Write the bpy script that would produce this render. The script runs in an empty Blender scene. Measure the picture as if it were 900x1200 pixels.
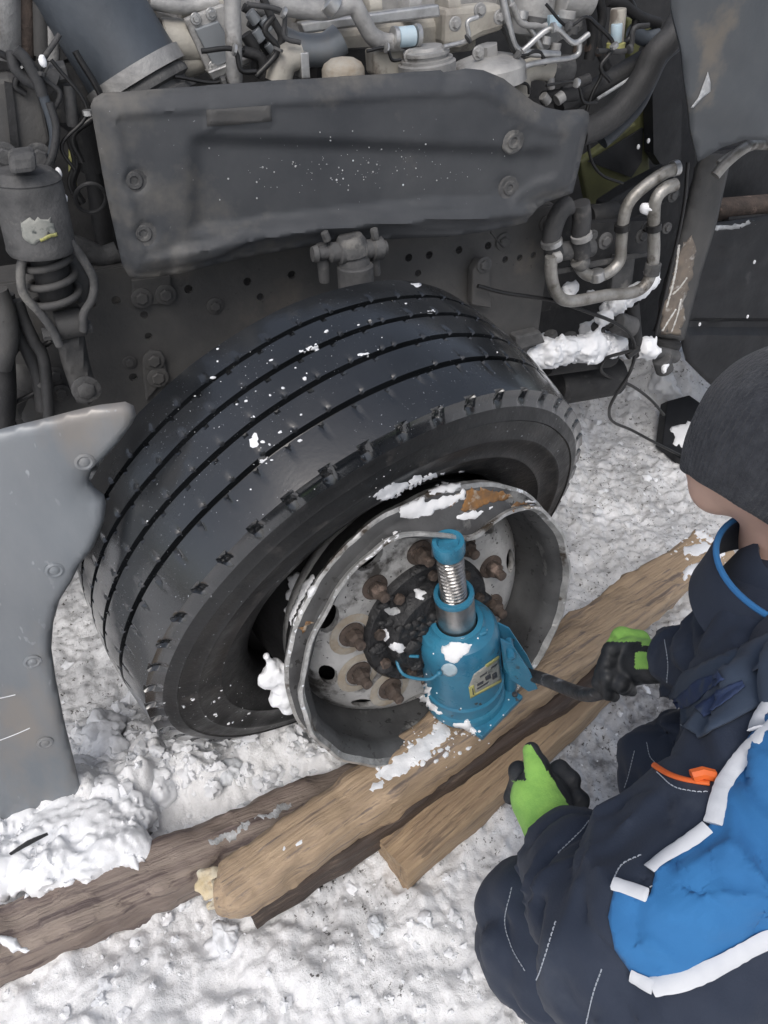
import bpy, bmesh, math, random
import numpy as np
from mathutils import Vector, Matrix, geometry
from mathutils.bvhtree import BVHTree
R_ = math.radians
random.seed(7); rng = np.random.default_rng(7)
S = bpy.context.scene
COL = S.collection
# ------------------------------------------------------------------ camera, sky, sun, exposure
PITCH, YAW, FPX, H = R_(38), R_(23.7), 900.0, 1.56
cam = bpy.data.cameras.new('camera'); camo = bpy.data.objects.new('camera', cam); COL.objects.link(camo)
cam.sensor_fit = 'VERTICAL'; cam.sensor_height = 24; cam.lens = 18
cam.clip_start = 0.05; cam.clip_end = 500
camo.location = (0, 0, H); camo.rotation_euler = (math.pi/2 - PITCH, 0, -YAW)
S.camera = camo
S.render.resolution_x, S.render.resolution_y = 768, 1024
W = bpy.data.worlds.new('World'); S.world = W; W.use_nodes = True
nt = W.node_tree; bg = nt.nodes['Background']
sky = nt.nodes.new('ShaderNodeTexSky'); sky.sky_type = 'NISHITA'; sky.sun_disc = False
SUN_EL, SUN_AZ = 52, 215          # azimuth clockwise from +Y: the light comes over the photographer's left shoulder
sky.sun_elevation = R_(SUN_EL); sky.sun_rotation = R_(SUN_AZ); sky.air_density = 1.0; sky.dust_density = 4.0; sky.ozone_density = 1.0
hs = nt.nodes.new('ShaderNodeHueSaturation'); hs.inputs['Saturation'].default_value = 0.60
nt.links.new(sky.outputs[0], hs.inputs['Color']); nt.links.new(hs.outputs[0], bg.inputs['Color'])
bg.inputs['Strength'].default_value = 0.11
sun = bpy.data.lights.new('sun', 'SUN'); suno = bpy.data.objects.new('sun', sun); COL.objects.link(suno)
sun.energy = 0.7; sun.angle = R_(30); sun.color = (1, .985, .97)
sd = Vector((math.sin(R_(SUN_AZ))*math.cos(R_(SUN_EL)), math.cos(R_(SUN_AZ))*math.cos(R_(SUN_EL)), math.sin(R_(SUN_EL))))
suno.rotation_euler = sd.to_track_quat('Z', 'Y').to_euler(); suno.location = (0, 0, 6)
S.view_settings.view_transform = 'Standard'; S.view_settings.look = 'None'; S.view_settings.gamma = 1
S.view_settings.exposure = 0.42
# ------------------------------------------------------------------ picture point -> place in the world
FW = np.array([math.sin(YAW)*math.cos(PITCH), math.cos(YAW)*math.cos(PITCH), -math.sin(PITCH)])
RT = np.array([math.cos(YAW), -math.sin(YAW), 0.0]); UP = np.cross(RT, FW); CP = np.array([0, 0, H])
def ray(p):
    v = FW*FPX + RT*(p[0]-450) - UP*(p[1]-600); return v/np.linalg.norm(v)
def PY(px, py, y): r = ray((px, py)); return CP + r*((y-CP[1])/r[1])
def PZ(px, py, z): r = ray((px, py)); return CP + r*((z-CP[2])/r[2])
def PD(px, py, d): return CP + ray((px, py))*d
def PPL(px, py, o, n): r = ray((px, py)); return CP + r*(np.dot(np.array(o)-CP, n)/np.dot(r, n))
def PR(P):
    d = np.asarray(P)-CP; z = d@FW
    return np.stack([450+FPX*(d@RT)/z, 600-FPX*(d@UP)/z], -1)
# ------------------------------------------------------------------ noise
_lat = rng.random((64, 64, 64)).astype(np.float32)
def vn(p, s):
    q = np.asarray(p, float)*s; i = np.floor(q).astype(int); f = q-i; f = f*f*(3-2*f); r = 0
    for a in (0, 1):
        for b in (0, 1):
            for c in (0, 1):
                w = (f[..., 0] if a else 1-f[..., 0])*(f[..., 1] if b else 1-f[..., 1])*(f[..., 2] if c else 1-f[..., 2])
                r = r + w*_lat[(i[..., 0]+a) & 63, (i[..., 1]+b) & 63, (i[..., 2]+c) & 63]
    return r*2-1
def fbm(p, s, o=4, g=.5):
    r = 0; a = 1
    for k in range(o): r = r + a*vn(np.asarray(p)+k*17.3, s); s *= 2.03; a *= g
    return r
# ------------------------------------------------------------------ objects
WL = {}
def place(o, c, parent):
    pl = WL.get(parent.name, np.zeros(3)) if parent else np.zeros(3)
    o.location = Vector(np.asarray(c)-pl); WL[o.name] = np.array(c, float)
    if parent: o.parent = parent
def tag(o, label=None, cat=None, group=None, kind=None):
    if label: o['label'] = label
    if cat: o['category'] = cat
    if group: o['group'] = group
    if kind: o['kind'] = kind
    return o
def empty(name, loc, label, cat, group=None):
    o = bpy.data.objects.new(name, None); COL.objects.link(o); o.empty_display_size = .05
    place(o, loc, None); return tag(o, label, cat, group)
def mesh(name, v, f, m, parent=None, smooth=True, bevel=0, sub=0, mi=None, mats=None, solid=0, angle=40):
    v = np.asarray(v, float); c = (v.min(0)+v.max(0))/2
    me = bpy.data.meshes.new(name); me.from_pydata((v-c).tolist(), [], [list(map(int, x)) for x in f]); me.validate(); me.update()
    for x in (mats or [m]): me.materials.append(x)
    if mi is not None: me.polygons.foreach_set('material_index', np.asarray(mi, np.int32))
    if smooth:
        me.polygons.foreach_set('use_smooth', np.ones(len(me.polygons), bool))
        try: me.set_sharp_from_angle(angle=R_(angle))
        except Exception: pass
    o = bpy.data.objects.new(name, me); COL.objects.link(o); place(o, c, parent)
    if solid:
        s = o.modifiers.new('thick', 'SOLIDIFY'); s.thickness = solid; s.offset = -1
    if bevel:
        b = o.modifiers.new('bev', 'BEVEL'); b.width = bevel; b.segments = 2; b.limit_method = 'ANGLE'
    if sub:
        b = o.modifiers.new('sub', 'SUBSURF'); b.levels = b.render_levels = sub
    return o
def smoothpath(P, n=8):
    P = np.asarray(P, float)
    if len(P) < 3: return P
    Q = np.vstack([2*P[0]-P[1], P, 2*P[-1]-P[-2]]); out = []
    for i in range(1, len(Q)-2):
        for t in np.linspace(0, 1, n, endpoint=False):
            a, b, c, d = Q[i-1], Q[i], Q[i+1], Q[i+2]
            out.append(.5*(2*b+(c-a)*t+(2*a-5*b+4*c-d)*t*t+(3*b-a-3*c+d)*t**3))
    out.append(P[-1]); return np.array(out)
def frame(t, prev=None):
    t = t/np.linalg.norm(t)
    if prev is None:
        prev = np.array([0, 0, 1.]) if abs(t[2]) < .9 else np.array([1., 0, 0])
    u = prev-t*np.dot(prev, t); u /= np.linalg.norm(u); return t, u, np.cross(t, u)
class MB:
    def __init__(s): s.v = []; s.f = []; s.n = 0
    def add(s, v, f):
        s.v.append(np.asarray(v, float)); s.f += [tuple(i+s.n for i in q) for q in f]; s.n += len(v); return s
    def grid(s, G, cu=False, cv=False):
        a, b = G.shape[:2]; f = []
        for i in range(a if cu else a-1):
            for j in range(b if cv else b-1):
                f.append((i*b+j, ((i+1) % a)*b+j, ((i+1) % a)*b+(j+1) % b, i*b+(j+1) % b))
        return s.add(G.reshape(-1, 3), f)
    def tube(s, P, r, n=12, caps=True, path=0, flat=1.0):
        P = smoothpath(P, path) if path else np.asarray(P, float)
        r = np.interp(np.linspace(0, 1, len(P)), np.linspace(0, 1, len(np.atleast_1d(r))), np.atleast_1d(r)) if np.ndim(r) else np.full(len(P), r)
        u = None; th = np.linspace(0, 2*np.pi, n, endpoint=False); G = []
        for i in range(len(P)):
            t = P[min(i+1, len(P)-1)]-P[max(i-1, 0)]
            t, u, w = frame(t, u)
            G.append(P[i]+r[i]*(np.cos(th)[:, None]*u+flat*np.sin(th)[:, None]*w))
        b = s.n; s.grid(np.array(G), cv=True)
        if caps:
            s.f.append(tuple(b+i for i in range(n))); s.f.append(tuple(b+(len(P)-1)*n+i for i in range(n-1, -1, -1)))
        return s
    def lathe(s, prof, o, ax, n=32, ref=None, rfun=None):
        ax = np.asarray(ax, float); t, u, w = frame(ax, ref); th = np.linspace(0, 2*np.pi, n, endpoint=False)
        G = np.array([[np.asarray(o)+t*h+r*(math.cos(a)*u+math.sin(a)*w) for h, r in prof] for a in th])
        return s.grid(G, cu=True)
    def box(s, c, sz, M=None):
        M = np.eye(3) if M is None else np.asarray(M)
        q = np.array([(x, y, z) for x in (-.5, .5) for y in (-.5, .5) for z in (-.5, .5)])*np.asarray(sz)
        return s.add(q@M+np.asarray(c), [(0, 1, 3, 2), (4, 6, 7, 5), (0, 4, 5, 1), (2, 3, 7, 6), (0, 2, 6, 4), (1, 5, 7, 3)])
    def prism(s, poly, d):
        poly = np.asarray(poly, float); n = len(poly)
        return s.add(np.vstack([poly, poly+np.asarray(d)]), [tuple(range(n)), tuple(range(2*n-1, n-1, -1))]+[(i, i+n, (i+1) % n+n, (i+1) % n) for i in range(n)])
    def ball(s, c, r, n=10, sq=(1, 1, 1), noise=0, sc=20, M=None):
        th = np.linspace(0, np.pi, n); ph = np.linspace(0, 2*np.pi, 2*n, endpoint=False)
        T, Ph = np.meshgrid(th, ph, indexing='ij'); D = np.stack([np.sin(T)*np.cos(Ph), np.sin(T)*np.sin(Ph), np.cos(T)], -1)
        rr = r*(1+noise*fbm(D*r+np.asarray(c), sc, 3)[..., None]) if noise else r
        D = D*rr*np.asarray(sq)
        if M is not None: D = D@np.asarray(M)
        return s.grid(D+np.asarray(c), cv=True)
    def build(s, name, m, parent=None, **k): return mesh(name, np.vstack(s.v), s.f, m, parent, **k)
def rotM(axis, ang): return np.array(Matrix.Rotation(ang, 3, Vector(axis)).transposed())
def cdt(poly, step, holes=()):
    poly = np.asarray(poly, float); lo, hi = poly.min(0), poly.max(0)
    bp = []
    for i in range(len(poly)):
        a, b = poly[i], poly[(i+1) % len(poly)]; k = max(1, int(np.linalg.norm(b-a)/step))
        bp += [a+(b-a)*j/k for j in range(k)]
    bp = np.array(bp); nb = len(bp)
    gx, gy = np.meshgrid(np.arange(lo[0]+step/2, hi[0], step), np.arange(lo[1]+step/2, hi[1], step)); g = np.stack([gx.ravel(), gy.ravel()], 1)
    ins = inpoly(g, bp); g = g[ins]; 
    if len(g): g = g[segdist(g, bp) > step*.45]
    allp = np.vstack([bp, g]) if len(g) else bp
    r = geometry.delaunay_2d_cdt([Vector(p) for p in allp], [(i, (i+1) % nb) for i in range(nb)], [], 1, 1e-5)
    V = np.array([tuple(p) for p in r[0]]); F = [tuple(t) for t in r[2]]
    cen = np.array([V[list(t)].mean(0) for t in F]); ok = inpoly(cen, bp)
    F = [t for t, k in zip(F, ok) if k]
    return V, F, bp
def inpoly(p, poly):
    x, y = p[:, 0], p[:, 1]; c = np.zeros(len(p), bool); j = len(poly)-1
    for i in range(len(poly)):
        xi, yi = poly[i]; xj, yj = poly[j]
        c ^= ((yi > y) != (yj > y)) & (x < (xj-xi)*(y-yi)/((yj-yi) if yj != yi else 1e-9)+xi); j = i
    return c
def segdist(p, poly, closed=True):
    a = poly if closed else poly[:-1]; b = np.roll(poly, -1, 0) if closed else poly[1:]; d = b-a; best = np.full(len(p), 1e9)
    for i in range(len(a)):
        t = np.clip(((p-a[i])@d[i])/(d[i]@d[i]+1e-9), 0, 1)
        best = np.minimum(best, np.linalg.norm(p-(a[i]+t[:, None]*d[i]), axis=1))
    return best
def relief(name, poly, to3, hfun, m, parent, step=8, solid=.004, nrm=(0, -1, 0), **k):
    """sheet part: outline poly, to3 maps it onto its plane, hfun embosses it along nrm"""
    V, F, bp = cdt(poly, step); d = segdist(V, bp)
    P = np.array([to3(x, y) for x, y in V]); P += np.asarray(nrm)*hfun(V[:, 0], V[:, 1], d)[:, None]
    F = [t[::-1] for t in F]
    a = P[list(F[0])]; n = np.cross(a[1]-a[0], a[2]-a[0])
    if np.dot(n, nrm) < 0: F = [t[::-1] for t in F]
    return mesh(name, P, F, m, parent, solid=solid, **k)
def bvh(obs):
    V, F, n = [], [], 0; dg = None
    for o in (obs if isinstance(obs, (list, tuple)) else [obs]):
        w = WL[o.name]; V += [tuple(np.array(v.co)+w) for v in o.data.vertices]; F += [tuple(i+n for i in p.vertices) for p in o.data.polygons]; n = len(V)
    return BVHTree.FromPolygons(V, F)
def hit(b, px, py, up=False):
    r = Vector(ray((px, py))); h = b.ray_cast(Vector(CP), r)
    if h[0] is None: return None, None
    n = h[1]
    if n.dot(r) > 0: n = -n
    return np.array(h[0]), np.array(n)
def patch(name, b, poly, m, parent=None, step=4, off=.0015, bulge=0, rough=0, rag=0, kind=None, jump=.05, fold=0, seed=0):  # fold: creases in cloth
    """a thin layer that lies on a surface already built: print, sewn panel, sticker, settled snow"""
    poly = np.asarray(poly, float)
    if rag:
        q = []
        for i in range(len(poly)):
            a, c = poly[i], poly[(i+1) % len(poly)]; k = max(1, int(np.linalg.norm(c-a)/step)); q += [a+(c-a)*j/k for j in range(k)]
        q = np.array(q); z = np.c_[q, np.full(len(q), seed*7.7)]
        q = q+rag*np.stack([fbm(z, .11, 4, .7), fbm(z+50, .11, 4, .7)], 1); poly = q
    V, F, bp = cdt(poly, step); d = segdist(V, bp); P = []; ok = []
    for (x, y), dd in zip(V, d):
        p, n = hit(b, x, y)
        if p is None: P.append(CP*0); ok.append(False); continue
        o = off
        if bulge: o += bulge*(1-math.exp(-dd/(step*1.6)))*(1+rough*float(fbm(p, 60, 3)))
        if fold:
            w_ = p+.03*np.array([vn(p, 12), vn(p+3, 12), vn(p+6, 12)]); k1 = (1-abs(float(vn(w_*np.array([1, .6, 1.5]), 15))))**4; k2 = (1-abs(float(vn(w_*np.array([1.3, 1, .7])+5, 27))))**4
            o += fold*(1-math.exp(-(dd/26)**2))*(k1+.6*k2)
        P.append(p+n*o if (bulge or fold) else p+n*off); ok.append(True)
    P = np.array(P); dist = np.linalg.norm(P-CP, axis=1)
    G = [t[::-1] for t in F if all(ok[i] for i in t) and np.ptp(dist[list(t)]) < jump]
    if not G: print('EMPTY PATCH', name); return None
    used = sorted({i for t in G for i in t}); ix = {a: i for i, a in enumerate(used)}; P = P[used]; G = [tuple(ix[i] for i in t) for t in G]
    a = P[list(G[0])]
    if np.dot(np.cross(a[1]-a[0], a[2]-a[0]), ray(V[used[G[0][0]]])) > 0: G = [t[::-1] for t in G]
    o = mesh(name, P, G, m, parent, solid=.001 if not bulge else .003, angle=75)
    if kind: o['kind'] = kind
    return o
def ribbon(name, b, pts, w, m, parent=None, off=.002, th=.002, n=6, jump=.08, wav=0):
    """a band laid along a surface: stitching, piping, reflective tape (w in metres)"""
    P2 = smoothpath(np.array(pts, float), n); P, N = [], []
    for x, y in P2:
        p, q = hit(b, x, y)
        if p is None: continue
        if P and np.linalg.norm(p-P[-1]) > jump: continue
        P.append(p); N.append(q)
    if len(P) < 3: print('EMPTY RIBBON', name); return None
    P, N = np.array(P), np.array(N); Ls = np.r_[0, np.cumsum(np.linalg.norm(np.diff(P, axis=0), axis=1))]; q_ = np.linspace(0, Ls[-1], max(5, int(Ls[-1]/max(.006, w*.35))))
    P = np.stack([np.interp(q_, Ls, P[:, k]) for k in range(3)], 1); N = np.stack([np.interp(q_, Ls, N[:, k]) for k in range(3)], 1)
    for _ in range(6):
        N[1:-1] = (N[:-2]+N[1:-1]+N[2:]); N /= np.linalg.norm(N, axis=1)[:, None]
    for _ in range(10): P[1:-1] = (P[:-2]+2*P[1:-1]+P[2:])/4
    P = smoothpath(P, 3); N = smoothpath(N, 3)
    G = []; K = 8
    for i in range(len(P)):
        t = P[min(i+1, len(P)-1)]-P[max(0, i-1)]; t /= np.linalg.norm(t)+1e-9; s = np.cross(t, N[i]); s /= np.linalg.norm(s)+1e-9
        ww = w/2*(1+wav*.35*math.sin(i*.9+math.sin(i*.37)*2))
        G.append([P[i]+s*math.cos(a)*ww+N[i]*(off+math.sin(a)*th*(1+wav*math.sin(i*.9))) for a in np.linspace(0, 2*np.pi, K, endpoint=False)])
    mb = MB().grid(np.array(G), cv=True); k = len(P)
    mb.f += [tuple(range(K)), tuple((k-1)*K+i for i in range(K-1, -1, -1))]
    return mb.build(name, m, parent, angle=80)
def stitch(name, b, pts, m, parent, dash=.0035, gap=.0012, w=.0006):
    P2 = smoothpath(np.array(pts, float), 14); P, N = [], []
    for x, y in P2:
        p, q = hit(b, x, y)
        if p is not None and (not P or np.linalg.norm(p-P[-1]) < .08): P.append(p); N.append(q)
    if len(P) < 3: return None
    P, N = np.array(P), np.array(N); L = np.r_[0, np.cumsum(np.linalg.norm(np.diff(P, axis=0), axis=1))]; mb = MB(); s = 0
    while s+dash < L[-1]:
        a, c = [np.array([np.interp(x, L, P[:, k]) for k in range(3)]) for x in (s, s+dash)]
        nn = np.array([np.interp(s, L, N[:, k]) for k in range(3)]); mb.tube([a+nn*.0006, (a+c)/2+nn*.0012, c+nn*.0006], w, 4); s += dash+gap
    o = mb.build(name, m, parent); o['kind'] = 'stuff'; return o
# surface nets: one skin grown over a set of tapered limbs with soft joins
def caps_sdf(P, caps, k):
    d = None
    for a, b, ra, rb in caps:
        a, b = np.asarray(a, float), np.asarray(b, float); ab = b-a; t = np.clip(((P-a)@ab)/(ab@ab+1e-12), 0, 1)
        s = np.linalg.norm(P-(a+t[..., None]*ab), axis=-1)-(ra+(rb-ra)*t)
        if d is None: d = s
        else:
            h = np.clip(.5+.5*(d-s)/k, 0, 1); d = d*(1-h)+s*h-k*h*(1-h)
    return d
def nets(fun, lo, hi, h):
    lo, hi = np.asarray(lo, float), np.asarray(hi, float); n = np.ceil((hi-lo)/h).astype(int)+1
    ax = [lo[i]+h*np.arange(n[i]) for i in range(3)]; G = np.stack(np.meshgrid(*ax, indexing='ij'), -1); D = fun(G).astype(float)
    s = D < 0; cn = np.zeros(n-1); cs = np.zeros(tuple(n-1)+(3,)); idx = np.stack(np.meshgrid(*[np.arange(k-1) for k in n], indexing='ij'), -1).astype(float)
    for a in range(3):
        o = [b for b in range(3) if b != a]
        for i in (0, 1):
            for j in (0, 1):
                s0 = [slice(0, -1)]*3; s1 = [slice(0, -1)]*3
                for q, e in ((o[0], i), (o[1], j)):
                    if e: s0[q] = slice(1, None); s1[q] = slice(1, None)
                s1[a] = slice(1, None); d0, d1 = D[tuple(s0)], D[tuple(s1)]; m = (d0 < 0) != (d1 < 0)
                t = np.where(m, d0/np.where(m, d0-d1, 1), 0); off = np.zeros(3); off[o[0]] = i; off[o[1]] = j
                c = idx+off; c[..., a] += t; cn += m; cs += c*m[..., None]
    act = cn > 0; vid = -np.ones(act.shape, int); vid[act] = np.arange(act.sum()); V = lo+h*(cs[act]/cn[act][:, None]); F = []
    for a in range(3):
        o = [(a+1) % 3, (a+2) % 3]; s0 = [slice(1, -1)]*3; s1 = [slice(1, -1)]*3; s0[a] = slice(0, -1); s1[a] = slice(1, None)
        m = s[tuple(s0)] != s[tuple(s1)]; I = np.argwhere(m); ins = s[tuple(s0)][m]
        B = I.copy(); B[:, o[0]] += 1; B[:, o[1]] += 1
        def vv(x, y):
            c = B.copy(); c[:, o[0]] -= x; c[:, o[1]] -= y; return vid[c[:, 0], c[:, 1], c[:, 2]]
        q = np.stack([vv(1, 1), vv(0, 1), vv(0, 0), vv(1, 0)], 1); q[~ins] = q[~ins][:, ::-1]; F.append(q)
    return V, np.vstack(F)
def skin(name, caps, k, h, m, parent, disp=None, pad=.03, cut=None, **kw):
    A = np.array([c[0] for c in caps]+[c[1] for c in caps]); r = max(max(c[2], c[3]) for c in caps)
    def fn(P):
        d = caps_sdf(P, caps, k)
        if disp is not None: d = d+disp(P)
        if cut is not None: d = np.maximum(d, cut(P))
        return d
    V, F = nets(fn, A.min(0)-r-pad, A.max(0)+r+pad, h)
    return mesh(name, V, F, m, parent, angle=180, **kw)
# ------------------------------------------------------------------ materials
MT = {}
def mat(name, c1, c2=None, rough=.6, r2=None, metal=0, sc=8, bump=.3, bsc=None, bd=.004, speck=None, spsc=60, spt=.62, c3=None, sc3=3, t3=.55, stretch=None, coat=0, sheen=0, sss=0, det=6):
    m = bpy.data.materials.new(name); m.use_nodes = True; N = m.node_tree; b = N.nodes['Principled BSDF']; L = N.links
    def nd(t, **k):
        x = N.nodes.new(t)
        for a, v in k.items(): setattr(x, a, v)
        return x
    g = nd('ShaderNodeNewGeometry'); co = g.outputs['Position']
    if stretch is not None:
        mp = nd('ShaderNodeMapping'); mp.vector_type = 'TEXTURE'; L.new(co, mp.inputs['Vector'])
        mp.inputs['Rotation'].default_value = stretch[0]; mp.inputs['Scale'].default_value = stretch[1]; co = mp.outputs[0]
    def noise(s, d=det, o=0):
        x = nd('ShaderNodeTexNoise'); x.inputs['Scale'].default_value = s; x.inputs['Detail'].default_value = d; x.inputs['Roughness'].default_value = .6
        L.new(co, x.inputs['Vector']); return x.outputs['Fac']
    def ramp(f, a, c):
        x = nd('ShaderNodeMapRange'); x.inputs['From Min'].default_value = a; x.inputs['From Max'].default_value = c; L.new(f, x.inputs['Value']); return x.outputs[0]
    def mix(f, a, c):
        x = nd('ShaderNodeMix', data_type='RGBA'); L.new(f, x.inputs['Factor'])
        for s, v in ((6, a), (7, c)):
            if isinstance(v, tuple): x.inputs[s].default_value = (*v, 1)
            else: L.new(v, x.inputs[s])
        return x.outputs[2]
    c2 = c2 or tuple(x*.6 for x in c1); f = ramp(noise(sc), .35, .68); col = mix(f, c1, c2)
    rr = nd('ShaderNodeMapRange'); L.new(ramp(noise(sc*1.7), .35, .65), rr.inputs['Value']); rr.inputs['To Min'].default_value = rough; rr.inputs['To Max'].default_value = rough if r2 is None else r2; ro = rr.outputs[0]
    if c3: col = mix(ramp(noise(sc3, 8), t3, t3+.1), col, c3)
    if speck:
        ff = ramp(noise(spsc, 2), spt, spt+.04); g2 = ramp(noise(5, 3), .42, .6)
        mm = nd('ShaderNodeMath', operation='MULTIPLY'); L.new(ff, mm.inputs[0]); L.new(g2, mm.inputs[1]); col = mix(mm.outputs[0], col, speck)
        mr = nd('ShaderNodeMix'); L.new(mm.outputs[0], mr.inputs['Factor']); L.new(ro, mr.inputs[2]); mr.inputs[3].default_value = .8; ro = mr.outputs[0]
    if isinstance(col, tuple): b.inputs['Base Color'].default_value = (*col, 1)
    else: L.new(col, b.inputs['Base Color'])
    L.new(ro, b.inputs['Roughness']); b.inputs['Metallic'].default_value = metal
    if coat: b.inputs['Coat Weight'].default_value = coat; b.inputs['Coat Roughness'].default_value = .15
    if name == 'rubber': b.inputs['Specular IOR Level'].default_value = 1.0
    if sheen: b.inputs['Sheen Weight'].default_value = sheen
    if sss: b.inputs['Subsurface Weight'].default_value = sss; b.inputs['Subsurface Radius'].default_value = (.02, .02, .025); b.inputs['Subsurface Scale'].default_value = .3
    if bump:
        bm = nd('ShaderNodeBump'); bm.inputs['Strength'].default_value = bump; bm.inputs['Distance'].default_value = bd; L.new(noise(bsc or sc*6, 5), bm.inputs['Height']); L.new(bm.outputs[0], b.inputs['Normal'])
    MT[name] = m; return m
SNOWC = (.80, .83, .87)
mat('snow', (.86, .87, .89), (.76, .78, .81), rough=.75, sc=14, bump=.5, bsc=60, bd=.004)
mat('snow_clean', (.90, .91, .93), (.84, .86, .89), rough=.7, sc=20, bump=.4, bsc=70, bd=.003)
mat('snow_icy', (.74, .77, .80), (.60, .62, .65), rough=.55, sc=30, bump=.6, bsc=120, bd=.004)
mat('rubber', (.007, .008, .009), (.016, .018, .021), rough=.12, r2=.30, sc=6, bump=.22, bsc=150, bd=.0012, c3=(.008, .009, .011), sc3=4.2, t3=.56, speck=(.40, .43, .47), spsc=260, spt=.70, coat=.6)
mat('rubber_side', (.013, .014, .015), (.008, .008, .009), rough=.34, r2=.6, sc=9, bump=.5, bsc=110, bd=.002, c3=(.045, .042, .040), sc3=14, t3=.60, speck=(.5, .52, .55), spsc=140, spt=.70)
mat('hose_rubber', (.035, .036, .038), (.06, .06, .062), rough=.6, sc=20, bump=.4, c3=(.12, .115, .11), sc3=14, t3=.6)
mat('shield_plastic', (.042, .046, .053), (.070, .074, .080), rough=.5, r2=.7, sc=5, bump=.3, bsc=60, bd=.002, c3=(.12, .115, .107), sc3=3.4, t3=.53, speck=(.30, .31, .33), spsc=150, spt=.74)
mat('frame_paint', (.062, .062, .063), (.092, .090, .087), rough=.7, sc=9, bump=.5, bsc=70, bd=.003, c3=(.115, .105, .095), sc3=5, t3=.58, speck=(.04, .04, .04), spsc=70, spt=.7)
mat('cast_dirty', (.105, .105, .106), (.05, .051, .053), rough=.75, sc=22, bump=.6, bsc=90, c3=(.19, .185, .175), sc3=14, t3=.57)
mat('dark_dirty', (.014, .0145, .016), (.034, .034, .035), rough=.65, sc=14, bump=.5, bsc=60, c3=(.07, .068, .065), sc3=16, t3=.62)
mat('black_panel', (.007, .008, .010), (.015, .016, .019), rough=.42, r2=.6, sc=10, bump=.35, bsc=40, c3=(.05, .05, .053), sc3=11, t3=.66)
mat('engine_alloy', (.44, .435, .425), (.24, .24, .24), rough=.55, metal=.25, sc=14, bump=.5, bsc=90, c3=(.12, .11, .10), sc3=12, t3=.60)
mat('engine_cream', (.45, .43, .38), (.30, .28, .25), rough=.6, sc=16, bump=.4, bsc=80, c3=(.15, .13, .11), sc3=14, t3=.60)
mat('bright_steel', (.62, .62, .61), (.40, .40, .40), rough=.32, r2=.5, metal=.85, sc=30, bump=.2, bsc=100, c3=(.22, .20, .18), sc3=20, t3=.62)
mat('pipe_steel', (.42, .41, .39), (.22, .21, .19), rough=.45, metal=.6, sc=22, bump=.4, bsc=90, c3=(.10, .085, .07), sc3=15, t3=.56)
mat('duct_plastic', (.075, .088, .105), (.045, .054, .066), rough=.42, r2=.55, sc=7, bump=.15, bsc=90, c3=(.13, .14, .15), sc3=9, t3=.62)
mat('olive_paint', (.11, .115, .045), (.07, .074, .03), rough=.6, sc=9, bump=.3, c3=(.03, .03, .02), sc3=6, t3=.55)
mat('fender_metal', (.20, .22, .24), (.27, .285, .30), rough=.34, r2=.55, metal=.25, sc=5, bump=.15, bsc=30, c3=(.27, .255, .24), sc3=3.2, t3=.52, speck=(.45, .47, .5), spsc=60, spt=.67, stretch=((0, 0, 0), (1, 1, 2.5)))
mat('flap_rubber', (.062, .070, .080), (.09, .096, .102), rough=.4, r2=.6, sc=5, bump=.25, bsc=20, c3=(.15, .135, .115), sc3=5, t3=.56)
mat('rust', (.10, .075, .062), (.05, .04, .035), rough=.85, sc=40, bump=.8, bsc=140, c3=(.24, .18, .15), sc3=30, t3=.6)
mat('rust_light', (.30, .25, .19), (.38, .36, .32), rough=.8, sc=30, bump=.6, bsc=120)
mat('rim_paint', (.52, .52, .515), (.33, .33, .328), rough=.45, r2=.7, metal=.15, sc=12, bump=.5, bsc=90, bd=.003, c3=(.07, .066, .062), sc3=10, t3=.54, speck=(.05, .05, .05), spsc=90, spt=.64)
mat('rim_lip', (.60, .60, .59), (.26, .26, .255), rough=.30, r2=.55, metal=.6, sc=26, bump=.7, bsc=110, bd=.003, c3=(.09, .075, .06), sc3=20, t3=.54, speck=(.85, .87, .9), spsc=60, spt=.62)
mat('rim_barrel', (.11, .112, .115), (.055, .055, .057), rough=.6, metal=.2, sc=10, bump=.4, bsc=60, c3=(.25, .25, .245), sc3=14, t3=.60, speck=(.03, .03, .03), spsc=70, spt=.62)
mat('drum_black', (.012, .012, .013), (.025, .025, .026), rough=.45, r2=.65, sc=12, bump=.5, bsc=60, c3=(.10, .08, .065), sc3=9, t3=.68)
mat('hub_grease', (.012, .013, .015), (.03, .03, .032), rough=.35, r2=.7, sc=30, bump=.9, bsc=70, bd=.006, c3=(.3, .31, .33), sc3=26, t3=.68)
mat('jack_blue', (.040, .215, .34), (.028, .145, .25), rough=.24, r2=.42, sc=10, bump=.15, bsc=60, bd=.001, c3=(.035, .15, .24), sc3=16, t3=.58, speck=(.05, .045, .04), spsc=45, spt=.64)
mat('ram_steel', (.50, .49, .48), (.36, .35, .34), rough=.28, r2=.4, metal=.95, sc=50, bump=.1, bsc=200)
mat('label_grey', (.26, .27, .25), (.36, .36, .33), rough=.6, sc=60, bump=.1, c3=(.07, .08, .08), sc3=55, t3=.56)
mat('label_yellow', (.42, .41, .14), (.36, .36, .16), rough=.5, sc=30, bump=0)
mat('label_white', (.38, .52, .60), (.48, .58, .64), rough=.5, sc=40, bump=0)
mat('print_dark', (.035, .04, .05), (.06, .065, .07), rough=.6, sc=40, bump=0)
mat('bar_metal', (.10, .10, .105), (.035, .035, .038), rough=.4, r2=.6, metal=.4, sc=24, bump=.3, c3=(.36, .37, .40), sc3=26, t3=.56)
mat('skin', (.70, .47, .38), (.62, .40, .32), rough=.5, sc=12, bump=.15, bsc=220, bd=.001, sss=.15)
mat('glove_green', (.27, .52, .11), (.20, .42, .09), rough=.9, sc=60, bump=.6, bsc=480, bd=.0012, c3=(.16, .30, .07), sc3=22, t3=.62, sheen=.05)
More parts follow.
